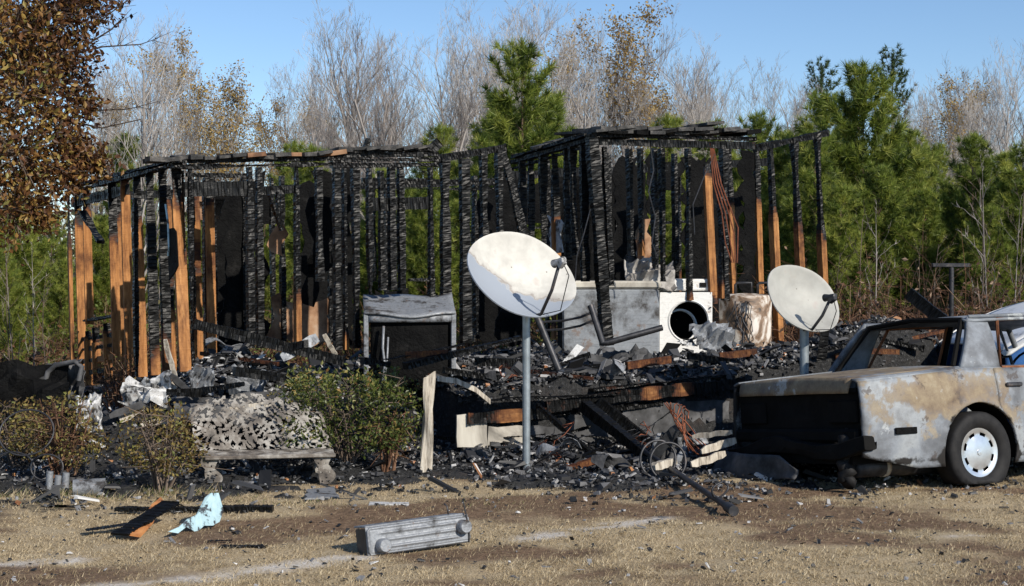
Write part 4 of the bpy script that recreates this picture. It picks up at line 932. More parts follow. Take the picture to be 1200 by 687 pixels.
# ------------------------------------------------------------------ appliances on the floor
def boxthing(mb, w, d, h, bev=.015): mb.box((0,0,h/2),(w,d,h),bev=bev); return mb
p = at(714,400,17.0); fz = .58
fr = empty('chest_freezer', (p.x,p.y+.3,fz+.04), (0,0,math.radians(3)), 'grey chest freezer standing behind the tall charred corner post', 'freezer')
boxthing(MB(),1.06,.66,.80,.02).build('cabinet', M['appliance'], fr)
mb = MB(); mb.box((0,0,.845),(1.09,.69,.085),bev=.02); mb.build('lid', M['cream_panel'], fr)
mb = MB(); mb.box((-.535,-.05,.45),(.012,.5,.6)); mb.build('side_panel', M['black_sheet'], fr)  # thin black sheet added to paint shade onto the freezer's left side
p = at(799,400,17.3)
wm = empty('tumble_dryer', (p.x,p.y+.3,.66), (0,0,math.radians(9)), 'white front loading dryer with round open drum door hole', 'dryer')
def front_hole(w,h,cx,cz,rad,y,n=40):
    mb = MB(); inner=[]; outer=[]
    for k in range(n):
        a = 2*math.pi*k/n; c,s = math.cos(a),math.sin(a); inner.append((cx+rad*c,y,cz+rad*s))
        t = min((w/2-cx*(1 if c>0 else -1))/abs(c) if abs(c)>1e-6 else 9, ((h-cz) if s>0 else cz)/abs(s) if abs(s)>1e-6 else 9); outer.append((cx+t*c,y,cz+t*s))
    mb.add(inner+outer, [(k,(k+1)%n,n+(k+1)%n,n+k) for k in range(n)]); return mb
mb = front_hole(.60,.72,.03,.40,.215,-.30); mb.lathe([(.215,-.30),(.228,-.312),(.24,-.302)],40,'Y',(.03,0,.40))
mb.build('front_panel', M['enamel'], wm, False)
mb = MB(); mb.box((0,.0,.355),(.598,.58,.70)); mb.v=[v for v in mb.v]
mb2 = MB()
for c,s in (((-.29,.0,.36),(.015,.598,.718)),((.29,.0,.36),(.015,.598,.718)),((0,.29,.36),(.56,.015,.718)),((0,0,.712),(.56,.56,.014))): mb2.box(c,s)
mb2.build('cabinet', M['enamel'], wm)
mb = MB(); mb.lathe([(.215,-.298),(.205,-.22),(.20,.05),(.16,.2),(.002,.21)],36,'Y',(.03,0,.40)); mb.build('drum', M['black_void'], wm, True)
mb = MB(); mb.lathe([(.17,-.01),(.19,-.012),(.19,.03),(.17,.03)],36,'Y'); mb.build('drum_ring', M['enamel'], wm, True, Matrix.Translation((-.02,-.16,.345)) @ Matrix.Rotation(.35,4,'Y') @ Matrix.Rotation(-.2,4,'X'))
mb = MB(); mb.box((-.03,.05,.80),(.70,.5,.13),bev=.015); mb.build('control_panel', M['enamel'], wm)
mb = MB(); mb.box((-.18,-.205,.80),(.14,.02,.08)); mb.box((.22,-.205,.80),(.07,.02,.05)); mb.build('panel_opening', M['black_void'], wm)
mb = MB()
for zz in (.55,.28): mb.tube([(.275,-.302,zz),(.275,-.325,zz)],.009,8)
mb.build('hinge_bolt', M['dark_steel'], wm)
p = at(878,400,17.4)
wh = empty('water_heater', (p.x,p.y+.3,.66), (0,0,0), 'squat white water heater tank stained with soot under pipes', 'water heater')
mb = MB(); mb.lathe([(.285,0),(.295,.03),(.295,.66),(.285,.68),(.12,.70),(.001,.705)],40,'Z'); mb.build('tank', M['tank'], wh, True, None, 40)
for x in (-.12,.13):
    mb = MB(); mb.tube([(x,-.05,.68),(x,-.05,.80),(x+.02,-.05,.82),(x+.18,-.05,.82),(x+.18,-.05,.70)],.016,8); mb.build('pipe', M['dark_steel'], wh, True)
mb = MB()
rr = random.Random(3)
for k in range(9):
    pts=[]; q=Vector((-.1+rr.uniform(-.1,.1),-.31,.62))
    for j in range(7): pts.append(q.copy()); q += Vector((rr.uniform(-.07,.05),rr.uniform(-.03,.01),-.09+rr.uniform(-.03,.05)))
    mb.tube(pts,.006,4)
mb.build('burnt_wiring', M['dark_steel'], wh, True)
# metal cabinet between the studs
p = at(477,416,14.3)
cb = empty('metal_cabinet', (p.x,p.y+.25,.52), (0,0,math.radians(6)), 'scorched metal cabinet with bowed grey top and dark front panel', 'cabinet')
def topfn(i,j):
    x = (i-.5)*.84; y = -.27-.07*(1-(2*i-1)**2)*(1-j)+j*.55; z = .72+.17*j+.012*math.sin(9*i+4*j)-.02*math.sin(math.pi*i); return (x,y,z)
mb = MB(); mb.grid(topfn,18,8); solidify(mb.build('top', M['grey_metal'], cb, True), .022)
mb = MB(); mb.grid(lambda i,j: ((i-.5)*.72,-.22-.055*(1-(2*i-1)**2),.02+.66*j),16,4); solidify(mb.build('front_panel', M['black_sheet'], cb, True), .012)
mb = MB(); mb.grid(lambda i,j: ((i-.5)*.76,-.262-.06*(1-(2*i-1)**2),.635+.065*j),16,2); solidify(mb.build('front_rail', M['grey_metal'], cb, True), .012)
for x in (-.40,.40):
    mb = MB(); mb.box((x,-.24,.36),(.045,.05,.72),bev=.006); mb.build('side_post', M['grey_metal'], cb)
    mb = MB(); mb.box((x*.99,.05,.36),(.012,.5,.70)); mb.build('side_panel', M['black_sheet'], cb)
mb = MB(); mb.tube([(-.24,-.31,.60),(-.25,-.33,.40),(-.23,-.34,.25),(-.26,-.35,.08)],.012,6); mb.tube([(-.2,-.31,.50),(-.21,-.34,.3),(-.24,-.35,.05)],.009,6); mb.build('hanging_strap', M['grey_metal'], cb, True)

# ------------------------------------------------------------------ the burnt car
def car(name, lab, loc, rot, body, doorm, scale=(1,1,1), wheels=True, hood_mat=None, grp=None, drop=.10, dpow=1.5):
    root = empty(name, loc, rot, lab, 'car', grp); root.scale = scale
    XR, XF = -1.08, 3.62
    def hwid(x):
        w = .865
        if x < -.55: w -= .055*((-.55-x)/.53)**2
        if x > 2.6: w -= .10*((x-2.6)/1.0)**2
        return w
    def ztop(x): return .795+.075*min(max((x+1.08)/1.0,0),1) if x < 2.1 else .87-drop*((x-2.1)/1.5)**dpow
    def sy(x, z):
        b = hwid(x); q = z-.5
        if q > 0: b -= .055*(q/.37)**2.2
        else: b -= .035*(q/.36)**2
        if .60 < z < .625: b -= .004
        return b
    def edge_soot(x, z, y=-1):
        s = .0
        s += .55*max(0,1-abs(z-.20)/.10)
        if x < -.95: s += .35*max(0,1-(x+1.08)/.13)
        dd = math.hypot(x, z-.25); s += .45*max(0,1-abs(dd-.37)/.05)
        if y > 0: s += .25
        return s
    wheels_c = [(0,.25),(2.68,.25)]; RA = .365
    def sidepanel(nm, x0, x1, side, mat, z0=.145, slope=0.0):
        nu = max(6,int((x1-x0)/.03)); nv = 26; vs={}; fs=[]; pts=[]; soot=[]; tans=[]
        def P(i,j):
            k = (i,j)
            if k not in vs:
                x = x0+(x1-x0)*i/nu; zt = ztop(x); zb = z0 if x > -.6 else z0+.10*((-.6-x)/.5); z = zb+(zt-zb)*j/nv
                if slope: x += slope*max(0,(.62-z))*(1-i/nu)
                for wx,wz in wheels_c:
                    dd = math.hypot(x-wx,z-wz)
                    if dd < RA and dd>1e-6: x = wx+(x-wx)*RA/dd; z = wz+(z-wz)*RA/dd
                y = sy(x,z)
                for wx,wz in wheels_c:
                    dd = math.hypot(x-wx,z-wz); y += .016*math.exp(-((dd-RA)/.03)**2)
                vs[k]=len(pts); y += .010*(float(fbm(np.array(x*3.1+side*9),np.array(z*4.0)))-.5)-(.006 if abs(z-.455)<.012 else 0); pts.append((x, side*y, z)); soot.append(edge_soot(x,z,side)); tans.append(.75*math.exp(-((x+.35)/.42)**2-((z-.70)/.16)**2)+.19)
            return vs[k]
        for j in range(nv):
            for i in range(nu):
                x = x0+(x1-x0)*(i+.5)/nu; zt = ztop(x); zb = z0 if x > -.6 else z0+.10*((-.6-x)/.5); z = zb+(zt-zb)*(j+.5)/nv
                if any(math.hypot(x-wx,z-wz) < RA-.012 for wx,wz in wheels_c): continue
                q = (P(i,j),P(i+1,j),P(i+1,j+1),P(i,j+1)); fs.append(q if side<0 else q[::-1])
        me = np_mesh(nm, np.array(pts), np.array(fs), {'soot':np.array(soot),'tan':np.array(tans)}, True)
        o = link(nm, me, mat, root); solidify(o, .02); return o
    for side in (-1,1):
        sidepanel('quarter_panel', XR, .205, side, body); sidepanel('fender', 2.06, XF, side, body)
        for nm,x0,x1 in (('rear_door',.213,1.13),('front_door',1.14,2.052)):
            d = sidepanel(nm, x0, x1, side, doorm)
            mb = MB(); hx = x0+.16; mb.box((hx, side*(sy(hx,.74)+.012), .74),(.16,.026,.032),bev=.008); mb.build('handle', M['dark_steel'], d)
            # burnt window frame
            zt = ztop(x0); mb = MB(); xa,xb = x0+.03,x1-.03; yb = sy(x0,zt)-.015; yt=.635
            if nm=='rear_door': loop=[(xa+.06,side*yb,zt),(xa+.20,side*yt,1.250),(xb,side*yt,1.275),(xb,side*yb,zt)]
            else: loop=[(xa,side*yb,zt),(xa,side*yt,1.275),(xb-.32,side*yt,1.260),(xb+.0,side*yb,zt)]
            mb.tube(loop,.017,6,closed=True); fo = mb.build('window_frame', M['rust'] if nm=='rear_door' else body, d)
        # arch linings
        for wx,wz in wheels_c:
            mb = MB(); n=26
            mb.grid(lambda i,j: (wx+(RA+.004)*math.cos(math.pi*(1.12*i-.06)), side*(.84-.30*j), wz+(RA+.004)*math.sin(math.pi*(1.12*i-.06))), n, 4); mb.build('wheel_arch', M['black_void'], root)
    def sheet(nm, fn, nu, nv, mat, soot=None, th=.014, par=None, tan=.1):
        mb = MB(); mb.grid(fn,nu,nv); me = mb.mesh(nm, True)
        a = me.attributes.new('soot','FLOAT','POINT'); a.data.foreach_set('value',[ (soot(Vector(v)) if soot else 0.0) for v in mb.v])
        a = me.attributes.new('tan','FLOAT','POINT'); a.data.foreach_set('value',[tan]*len(mb.v))
        o = link(nm, me, mat, par or root); solidify(o, th); return o
    for side in (-1,1):                                            # shoulders beside the boot lid and bonnet
        def sh(i,j,side=side):
            x = XR+(XF-XR)*i; zt = ztop(x); y0 = sy(x,zt); return (x, side*(y0-.075*j), zt+.022*math.sin(j*math.pi/2))
        sheet('shoulder', sh, 90, 4, hood_mat or body, lambda v: .15)
    def crown(y): return .022+.022*(1-(y/.75)**2)
    def lid(i,j):
        y = (j-.5)*2*(hwid(XR+1.0*i)-.135)
        if i < .12: t = i/.12; x = XR-.02+.035*t*t; z = .715+.085*t+crown(y)*t
        else:
            x = XR+.015+(i-.12)/.88*.95; z = ztop(x)+crown(y)
        return (x,y,z+.012*(float(fbm(np.array(x*3.3),np.array(y*3.3)))-.5))
    sheet('boot_lid', lid, 34, 20, body, lambda v: .12*(v.x>-.35)+.15*max(0,v.y)+(.22 if v.z<.76 else 0), tan=.62)
    sheet('parcel_shelf', lambda i,j: (-.11+.32*i,(j-.5)*1.42,.885-.0*i), 6, 10, M['rust'], th=.01)
    sheet('bonnet', lambda i,j: (2.12+1.46*i,(j-.5)*2*(hwid(2.12+1.46*i)-.135), ztop(2.12+1.46*i)+crown((j-.5)*1.4)), 20, 14, hood_mat or body, lambda v:.2)
    sheet('roof', lambda i,j: (.175+1.68*i-.03*(2*j-1)**2*(1-i), (j-.5)*(1.260+.10*min(i*3,1)), 1.265+.055*math.sin(math.pi*min(max(i*.9+.08,0),1))**.6*(1-.35*(2*j-1)**2)-.035*(abs(2*j-1)**6)), 22, 18, body, lambda v:.22*(v.x<.35), .02)
    for side in (-1,1):
        def cp(i,j,side=side):                                      # C pillar
            zb,zt_=.872,1.282; z=zb+(zt_-zb)*j; x0=-.10+.275*j; x1=.30+.06*j
            return (x0+(x1-x0)*i, side*((sy(.1,.87)-.02)*(1-j)+.60*j-.0+.02*math.sin(math.pi*j)), z)
        sheet('rear_pillar', cp, 10, 10, body, lambda v: .18, .035)
        mb = MB(); mb.tube([(1.15,side*.80,.87),(1.13,side*.64,1.270)],.035,6); mb.build('door_pillar', M['black_void'], root)
        mb = MB(); mb.tube([(2.12,side*.76,.88),(1.98,side*.70,1.02),(1.80,side*.63,1.270)],.026,6); mb.build('front_pillar', body, root, True)
        mb = MB(); mb.tube([(.18,side*.605,1.275),(.9,side*.665,1.292),(1.80,side*.645,1.275)],.016,6); mb.build('roof_rail', body, root, True)
        mb = MB(); mb.tube([(-.09,side*.70,.885),(.165,side*.545,1.260)],.022,6); mb.build('window_frame', M['black_void'], root)
    mb = MB(); mb.tube([(.165,-.55,1.255),(.15,0,1.285),(.165,.55,1.255)],.02,6); mb.build('window_frame', M['black_void'], root)
    # rear face
    mb = MB(); mb.grid(lambda i,j: (XR+.035+.012*math.sin(9*i)*math.sin(5*j),(i-.5)*1.50,.40+.33*j),12,5); mb.build('tail_panel', M['black_void'], root)
    for y in (-.56,.56):
        mb = MB(); mb.box((XR+.03,y,.575),(.03,.34,.17),bev=.01); mb.build('tail_light', M['black_void'], root)
    mb = MB(); mb.box((XR+.03,0,.40),(.10,1.52,.10),bev=.02); mb.box((XR+.05,0,.735),(.10,1.5,.03)); mb.build('tail_frame', M['black_void'], root)
    mb = MB(); mb.box((XR+.95,0,.24),(1.9,1.36,.10)); mb.box((1.8,0,.22),(3.4,1.5,.06)); mb.build('floor_pan', M['black_void'], root)
    def bump(i,j):
        y=(i-.5)*1.70; a=j*2*math.pi; sag=-.05*math.sin(3.2*i)-.03*math.sin(8*i); nz=.05*(float(fbm(np.array(i*7),np.array(j*3)))-.5); return (XR-.035+nz+.06*abs(2*i-1)**3+.085*math.copysign(abs(math.cos(a))**.35,math.cos(a))*.7, y, .35+sag-.10*sstep(.55,1,i)*.8+nz+.062*math.copysign(abs(math.sin(a))**.35,math.sin(a)))
    mb = MB(); mb.grid(bump,22,10); mb.f += [tuple(k*23 for k in range(10)), tuple(k*23+22 for k in range(9,-1,-1))]; mb.build('bumper', M['black_void'], root, False)
    def cover(i,j):
        y=.80-1.05*i; z=.27-.02*i-(.20+.03*math.sin(5*i))*j-.10*max(0,i-.75)*4*(1-j); return (XR-.13-.10*j-.05*math.sin(3*i+2*j)+.03*math.sin(11*i), y, max(z,.02))
    mb = MB(); mb.grid(cover,24,8); solidify(mb.build('bumper_skin', M['slate_panel'], root, True), .012)
    mb = MB()
    pts=[(XR+.0+.02*math.sin(k*1.3),-.60+.02*math.cos(k),.42-.37*k/22) for k in range(23)]; mb.tube(pts,[.05+.014*math.sin(k*2.4) for k in range(23)],8); mb.build('bumper_strut', M['rubber'], root, True)
    mb = MB(); mb.tube([(XR+.10,-.56,.16),(XR+.75,-.50,.15),(.6,-.45,.16)],.075,12); mb.build('exhaust_box', M['dark_steel'], root, True)
    mb = MB(); mb.tube([(XR+.38,-.535,.156),(XR+.42,-.532,.156)],.079,14); mb.build('exhaust_band', M['weathered'], root, True)
    for side in (-1,1): mb = MB(); mb.box((-.72,side*(sy(-.72,.42)+.004),.425),(.20,.018,.05),bev=.004); mb.build('side_marker', M['black_sheet'], root)
    # seat frames
    for x,y0,y1,h in ((.55,-.6,.6,.86),(1.45,-.6,-.08,.98),(1.45,.08,.6,.98)):
        mb = MB(); mb.tube([(x,y0,.35),(x-.16,y0+.02,h),(x-.16,y1-.02,h),(x,y1,.35)],.016,6)
        nn=6
        for k in range(1,nn):
            t=k/nn; mb.tube([(x-.16*t,y0+.02,.35+(h-.35)*t),(x-.16*t,y1-.02,.35+(h-.35)*t)],.006,4)
        mb.tube([(x,y0,.36),(x+.45,y0,.36),(x+.45,y1,.36),(x,y1,.36)],.014,6); mb.build('seat_frame', M['dark_steel'], root)
    mb = MB(); mb.tube([(1.72+.06*math.sin(a),-.36*-1+.19*math.cos(a),.86+.17*math.sin(a)) for a in [2*math.pi*k/20 for k in range(20)]],.012,6,closed=True); mb.box((2.05,0,.78),(.25,1.3,.14),bev=.03); mb.build('dashboard', M['black_void'], root)
    if wheels:
        for wx in (0,2.68):
            for side in (-1,1):
                w = empty('wheel', (wx,side*.765,.235)); w.parent = root
                # tyre
                prof=[(.185,-.075),(.20,-.095),(.25,-.105),(.29,-.098),(.308,-.08),(.312,0),(.308,.08),(.29,.098),(.25,.105),(.20,.095),(.185,.075)]
                mb = MB(); mb.lathe(prof,48,'Y'); mb.v=[(x*(1+.25*max(0,-.2-z)),y*(1+1.8*max(0,-.16-z)),max(z,-.232)) for x,y,z in mb.v]; mb.build('tyre', M['rubber'], w, True)
                mb = MB(); n=48; rad=[(0.001,.082),(.022,.081),(.024,.075),(.085,.074),(.128,.066),(.152,.066),(.162,.070),(.192,.072),(.199,.055),(.199,-.07)]
                vs=[];fs=[]
                for (q,h) in rad:
                    for k in range(n): a=2*math.pi*k/n; vs.append((q*math.cos(a),side*h,q*math.sin(a)))
                for i in range(len(rad)-1):
                    for k in range(n):
                        if i==4 and (k%6) in (2,3,4): continue
                        f=(i*n+k,i*n+(k+1)%n,(i+1)*n+(k+1)%n,(i+1)*n+k); fs.append(f)
                mb.add(vs,fs); mb.build('hubcap', M['hubcap'], w, True, None, 25)
                mb = MB(); mb.lathe([(.001,.03),(.18,.03)],24,'Y'); mb.v=[(x,side*abs(y),z) for x,y,z in mb.v]; mb.build('rim', M['black_void'], w)
    return root
CY = math.radians(27); wc = gd(1146,570)
cdir = Vector((math.cos(CY),math.sin(CY),0)); cleft = Vector((-math.sin(CY),math.cos(CY),0))
cl = wc+cleft*.80
car('burnt_car','burnt out sedan with rusted ashen paint and missing rear window', (cl.x,cl.y,-.055), (math.radians(-5.4),math.radians(.6),CY), M['car_paint'], M['car_paint'])
# the second vehicle behind it, facing the other way
p = at(1150,365,14.9)
CY2 = math.radians(188); c2 = Vector((math.cos(CY2),math.sin(CY2),0)); lc = p-c2*3.85
car('old_car','white and blue car standing behind the burnt sedan', (lc.x,lc.y,.10), (0,math.radians(1.5),CY2), M['blue_paint'], M['blue_paint'], (1.1,1.1,1.5), True, M['white_paint'], None, .30, 2.4)

# ------------------------------------------------------------------ ribbed metal panel in the yard
a, b = gd(431,653), gd(551,640); ax = (b-a); L = ax.length; yaw = math.atan2(ax.y,ax.x)
hp = empty('heater_housing', a, (math.radians(-8),math.radians(-2.0),yaw), 'grey ribbed metal heater housing lying on the dry grass', 'heater')
hh=.165
def fpan(i,j):
    x=i*L; z=j*hh; e=min(i*L,(1-i)*L,z,hh-z); inx=sstep(.06,.12,np.array(min(x,L-x))); rib=.010*max(0,math.sin((j*4.6+.2)*2*math.pi/1.15))*float(inx)*(1 if .1<j<.9 else 0)
    return (x+.012*(j-.5)*0, -.02*min(e/.02,1)-rib, z)
mb = MB(); mb.grid(fpan,60,40); mb.build('ribbed_front', M['grey_metal'], hp, True)
mb = MB(); mb.tube([(.015,-.012,.012),(L-.015,-.012,.012),(L-.008,-.012,.03),(L-.008,-.012,hh-.02),(L-.02,-.012,hh-.008),(.02,-.012,hh-.008),(.008,-.012,hh-.02),(.008,-.012,.03)],.007,6,closed=True); mb.build('front_rim', M['grey_metal'], hp, True)
mb = MB(); mb.box((L/2-.01,.075,hh+.004),(L-.02,.15,.012),bev=.004); mb.build('top_plate', M['grey_metal'], hp)
for x in (.012,L-.012): mb = MB(); mb.box((x,.075,hh/2),(.008,.14,hh*.9)); mb.build('end_plate', M['dark_steel'], hp)
for x,z in ((.085,.055),(L-.055,.098)):
    mb = MB(); mb.lathe([(.001,-.075),(.034,-.075),(.040,-.068),(.042,-.02)],24,'Y',(x,0,z)); mb.build('knob', M['grey_metal'], hp, True, None, 40)
mb = MB(); mb.tube([(L-.10,.05,hh),(L-.105,.05,hh+.06),(L-.11,.07,hh+.075)],.005,5); mb.tube([(L-.02,-.02,.0),(L-.01,-.025,.08),(L-.03,-.02,hh+.07),(L-.035,-.02,hh+.085)],.0045,5); mb.build('wire', M['dark_steel'], hp, True)

# ------------------------------------------------------------------ lattice garden bench
b0 = gd(240,572); bn = empty('garden_bench', b0, (0,0,math.radians(12)), 'scorched white lattice metal bench in front of the house', 'bench')
bw=.98
M['bench'] = m_simple('scorched_white_iron', [(.3,(.04,.034,.03)),(.45,(.14,.12,.10)),(.58,(.30,.28,.25)),(.70,(.42,.39,.35))], 7, .7, bump=.4, bd=.006)
def lace(i,j): return fbm(np.array(i*21.0+3),np.array(j*9.0+5),2)
def bk(i,j):
    top=.30+.15*math.sin(math.pi*min(max(i,0),1))**.6; x=-.06+i*(bw+.06)+.0*j; return (x-.05*j,.36+.14*j+.03*math.sin(5*i),.24+top*j-.06*i*j+.008*math.sin(40*i)*math.sin(22*j))
_r=random.Random(8); cells=set()
mb = MB(); mb.grid(bk,150,60,skip=lambda i,j: (math.sin(i*75+3*math.sin(j*9))*math.sin(j*30+2*math.sin(i*31))+2.2*(lace(i*3.6,j*3.6)-.5)>.24) or (j>.72 and lace(i*1.7+9,j)>.56+.5*(1-j)))
solidify(mb.build('lattice_back', M['bench'], bn), .014)
mb = MB(); mb.grid(lambda i,j: (i*bw,.02+.38*j,.235+.008*math.sin(30*i)*math.sin(9*j)),50,20,skip=lambda i,j: math.sin(i*70)*math.sin(j*30)>.55 and .1<j<.9); solidify(mb.build('seat', M['bench'], bn), .012)
mb = MB(); mb.box((bw/2,.012,.222),(bw,.03,.03),bev=.006); mb.build('seat_rail', M['bench'], bn)
for x in (.05,bw-.08):
    for y in (.03,.36):
        def lg(i,j,x=x,y=y): 
            w=.035+.03*abs(math.sin(j*5)); return (x+(i-.5)*2*w+.02*math.sin(6*j),y,.22*j)
        mb = MB(); mb.grid(lg,8,16,skip=lambda i,j: math.sin(i*11)*math.sin(j*20)>.75); solidify(mb.build('leg', M['bench'], bn), .02)

# ------------------------------------------------------------------ loose things lying about
def T(nm, lab, cat, p0, p1, a, b, char=None, group=None, side=(0,0,1)):
    p0,p1=Vector(p0),Vector(p1); e = timber(nm,p0,p1,a,b,char,None,side); return tag(e,lab,cat,group)
T('fallen_beam','charred beam slanting across the rubble in front of the left rooms','beam', onw('F',222,379)-HN*.15, onw('F',386,421)-HN*.4, .10,.05)
T('fallen_beam','long ashy charred beam lying left of the large dish pole','beam', onw('P',488,431)+HN*.25, onw('P',642,399)+HN*.55, .06,.09)
T('fallen_beam','thin ashy charred board lying against the long ashy beam','beam', onw('P',470,424)+HN*.35, onw('P',575,408)+HN*.6, .035,.10)
T('fallen_post','thick charred post leaning from the porch rim, the upper of two','post', onw('P',697,470)-HN*.05, gd(776,536)+Vector((0,0,.04)), .10,.10)
T('fallen_post','thick charred post leaning from the porch rim, the lower of two','post', onw('P',678,474)-HN*.10, gd(768,548)+Vector((0,0,.04)), .10,.10)
T('fallen_post','thin charred stud leaning from the rim beside the dish pole','post', onw('P',626,474)-HN*.05, gd(702,545)+Vector((0,0,.03)), .06,.06)
T('charred_post','short black post standing beside the smaller dish pole','post', at(962,425,14.0), at(968,378,14.0), .10,.05)
T('fallen_beam','square charred beam end sticking up behind the sedan roof','beam', at(1064,343,17.5), at(1112,382,17.3), .16,.10)
T('charred_board','long black board lying in the grass behind pale blue siding','board', gd(135,602)+Vector((0,0,.03)), gd(320,602)+Vector((0,0,.03)), .05,.09,.95)
T('charred_board','black broken board at the left of the siding fragment','board', gd(100,627)+Vector((0,0,.03)), gd(175,622)+Vector((0,0,.06)), .03,.12)
T('charred_board','black board propped under the siding fragment','board', gd(140,634)+Vector((0,0,.04)), gd(200,615)+Vector((0,0,.14)), .03,.14)
T('charred_board','small flat black board fragment alone in the grass','board', gd(258,644)+Vector((0,0,.02)), gd(312,645)+Vector((0,0,.02)), .02,.07)
T('charred_board','short black board behind the small flat fragment','board', gd(243,637)+Vector((0,0,.015)), gd(272,636)+Vector((0,0,.015)), .02,.05)
tag(panel('siding_fragment',[gd(197,632)+Vector((0,0,.02)),gd(258,616)+Vector((0,0,.02)),gd(258,616)+Vector((0,.03,.09)),gd(258,616)+Vector((-.03,.06,.22)),gd(235,622)+Vector((0,.08,.21)),gd(228,624)+Vector((0,.05,.10)),gd(197,632)+Vector((0,.02,.06))],.008,M['pale_siding'],seed=4,rag=.028),'torn pale blue siding fragment standing up in the yard','siding')
tag(panel('scorched_board',[gd(150,634)+Vector((0,0,.03)),gd(166,634)+Vector((0,0,.02)),gd(192,612)+Vector((0,0,.11)),gd(186,608)+Vector((0,0,.13))],.015,M['orange_plastic'],seed=5,rag=.012),'orange scorched wood piece beside the pale blue siding fragment','board')
tag(panel('tin_sheet',[gd(357,588),gd(397,586),gd(392,574),gd(362,577)],.012,M['grey_metal'],seed=6,rag=.015),'flat grey tin sheet on the grass below the boxwood bush','sheet metal').location.z=.012
tag(panel('white_stick',[gd(432,596),gd(479,594),gd(479,592.5),gd(433,592)],.012,M['white_scrap'],seed=7,rag=.003),'thin white stick on the ground above the heater housing','stick').location.z=.012
# weathered post and plank by the bush
o = MB(); pb = gd(499,557)
def wp(i,j):
    a=i*2*math.pi; w=.038+.012*math.sin(7*j+2*a); x=w*math.copysign(min(abs(math.cos(a))*1.3,1),math.cos(a)); y=w*.8*math.copysign(min(abs(math.sin(a))*1.3,1),math.sin(a)); return (pb.x+x+.03*j,pb.y+y,.80*j+(.03*math.cos(a) if j>.99 else 0))
o.grid(wp,16,24); o.lathe([(.001,.795),(.03,.795)],8,'Z',(pb.x+.03,pb.y,0)); tag(o.build('weathered_post',M['weathered'],None,False),'weathered pale wooden post standing beside the boxwood bush','post')
pts=[onw('P',508,446),onw('P',530,449),onw('P',552,459),onw('P',569,473)]
mb=MB(); off=Vector((0,0,.045)); 
for i in range(3): mb.prism([pts[i]-HN*.1,pts[i+1]-HN*.1,pts[i+1]-HN*.1+off,pts[i]-HN*.1+off],HN*.03)
tag(mb.build('bent_plank',M['weathered']),'bent pale strip hanging from the weathered post','plank')
# wrought iron lamp post lying from the rubble into the grass
q0, q1 = gd(743,540)+Vector((0,0,.14)), gd(860,606)+Vector((0,0,.04)); lp = empty('iron_lamp_post', q1, label='black wrought iron pole with scroll rings lying in the grass', cat='pole')
dq=(q0-q1); mb=MB(); mb.tube([(0,0,0),dq*.02,dq*.05,dq*.06,dq*.5,dq],[.036,.036,.036,.022,.022,.020],12); mb.build('shaft',M['dark_steel'],lp,True,None,40)
c=dq*.58+Vector((-.02,-.05,.06)); e1=Vector((.9,.25,.1)).normalized(); e2=Vector((-.1,.25,.95)).normalized()
for rad,sh_ in ((.145,Vector((0,0,0))),(.145,Vector((-.075,.02,.015)))):
    mb=MB(); mb.tube([c+sh_+(e1*math.cos(a)+e2*math.sin(a))*rad for a in [2*math.pi*k/36 for k in range(36)]],.010,6,closed=True); mb.build('ring',M['dark_steel'],lp,True)
for f,sgn in ((.14,1),(.14,-1),(.86,1),(.86,-1)):
    mb=MB(); b_=dq*f; mb.tube([b_+(Vector((.35,.2,.9))*.05*k*.35+Vector((sgn*.9,-.3,.15))*(.028*k*math.sin(1.2-k*.16))) for k in range(9)],.008,5); mb.build('scroll',M['dark_steel'],lp,True)
# wire hoops at the left
for i,(px,py,rx,d,tl,lab) in enumerate([(31,507,.20,11.5,.75,'wire hoop leaning on the twiggy shrub, the larger one'),(14,552,.17,11.6,.4,'wire hoop standing low behind the low scorched shrub'),(55,548,.12,11.6,.2,'small wire hoop beside the grey drain pipes')]):
    c=at(px,py,d); mb=MB(); mb.tube([Vector((rx*math.cos(a),rx*math.sin(a)*math.sin(tl)*.6,rx*math.sin(a)*.8)) for a in [2*math.pi*k/32 for k in range(32)]],.007,6,closed=True); o=mb.build('wire_hoop',M['dark_steel'],None,True); o.location=c; tag(o,lab,'hoop')
def tubething(nm,lab,cat,pts,r,mat,n=10,group=None,cap=True):
    mb=MB(); mb.tube(pts,r,n,cap); o=mb.build(nm,M[mat],None,True,None,50); return tag(o,lab,cat,group)
tubething('drain_pipe','grey plastic drain pipe lying before the brown shrub','pipe',[gd(86,581)+Vector((0,0,.055)),gd(124,580)+Vector((0,0,.06))],.062,'grey_metal',16,cap=False)
for i,(px,h) in enumerate(((57,.16),(67,.13),(76,.15))): tubething('pipe_stub','short grey pipe stub standing beside the drain pipe','pipe',[gd(px,578),gd(px,578)+Vector((.01,0,h))],.026,'grey_metal',10,'pipe stubs at the shrub')
tubething('bent_pipe','black angled pipe lying against the grey chest freezer','pipe',[at(692,358,15.0),at(706,402,14.9),at(712,402,14.9),at(776,384,15.0)],.030,'dark_steel',12)
tubething('leaning_pipe','grey pipe leaning behind the large dish pole','pipe',[at(628,368,13.4),at(655,434,13.3)],.030,'dark_steel',12)
for y in (376,386): tubething('bent_rod','thin bent steel rod between the large dish and freezer','rod',[at(628,y+2,15.2),at(660,y,15.2),at(680,y-4,15.1),at(694,y-10,15.1)],.012,'dark_steel',6,'bent rods by the freezer')
tag(panel('white_board',[at(650,436,14.2),at(656,438,14.2),at(684,408,14.3),at(676,404,14.3)],.02,M['white_scrap'],seed=12,rag=.004),'white board leaning on the rubble right of the dish pole','board')
tubething('clothesline_pole','dark steel T shaped clothesline pole behind the burnt sedan','pole',[Vector((at(1115,360,19).x,19,0)),at(1115,313,19)],.030,'dark_steel',10)
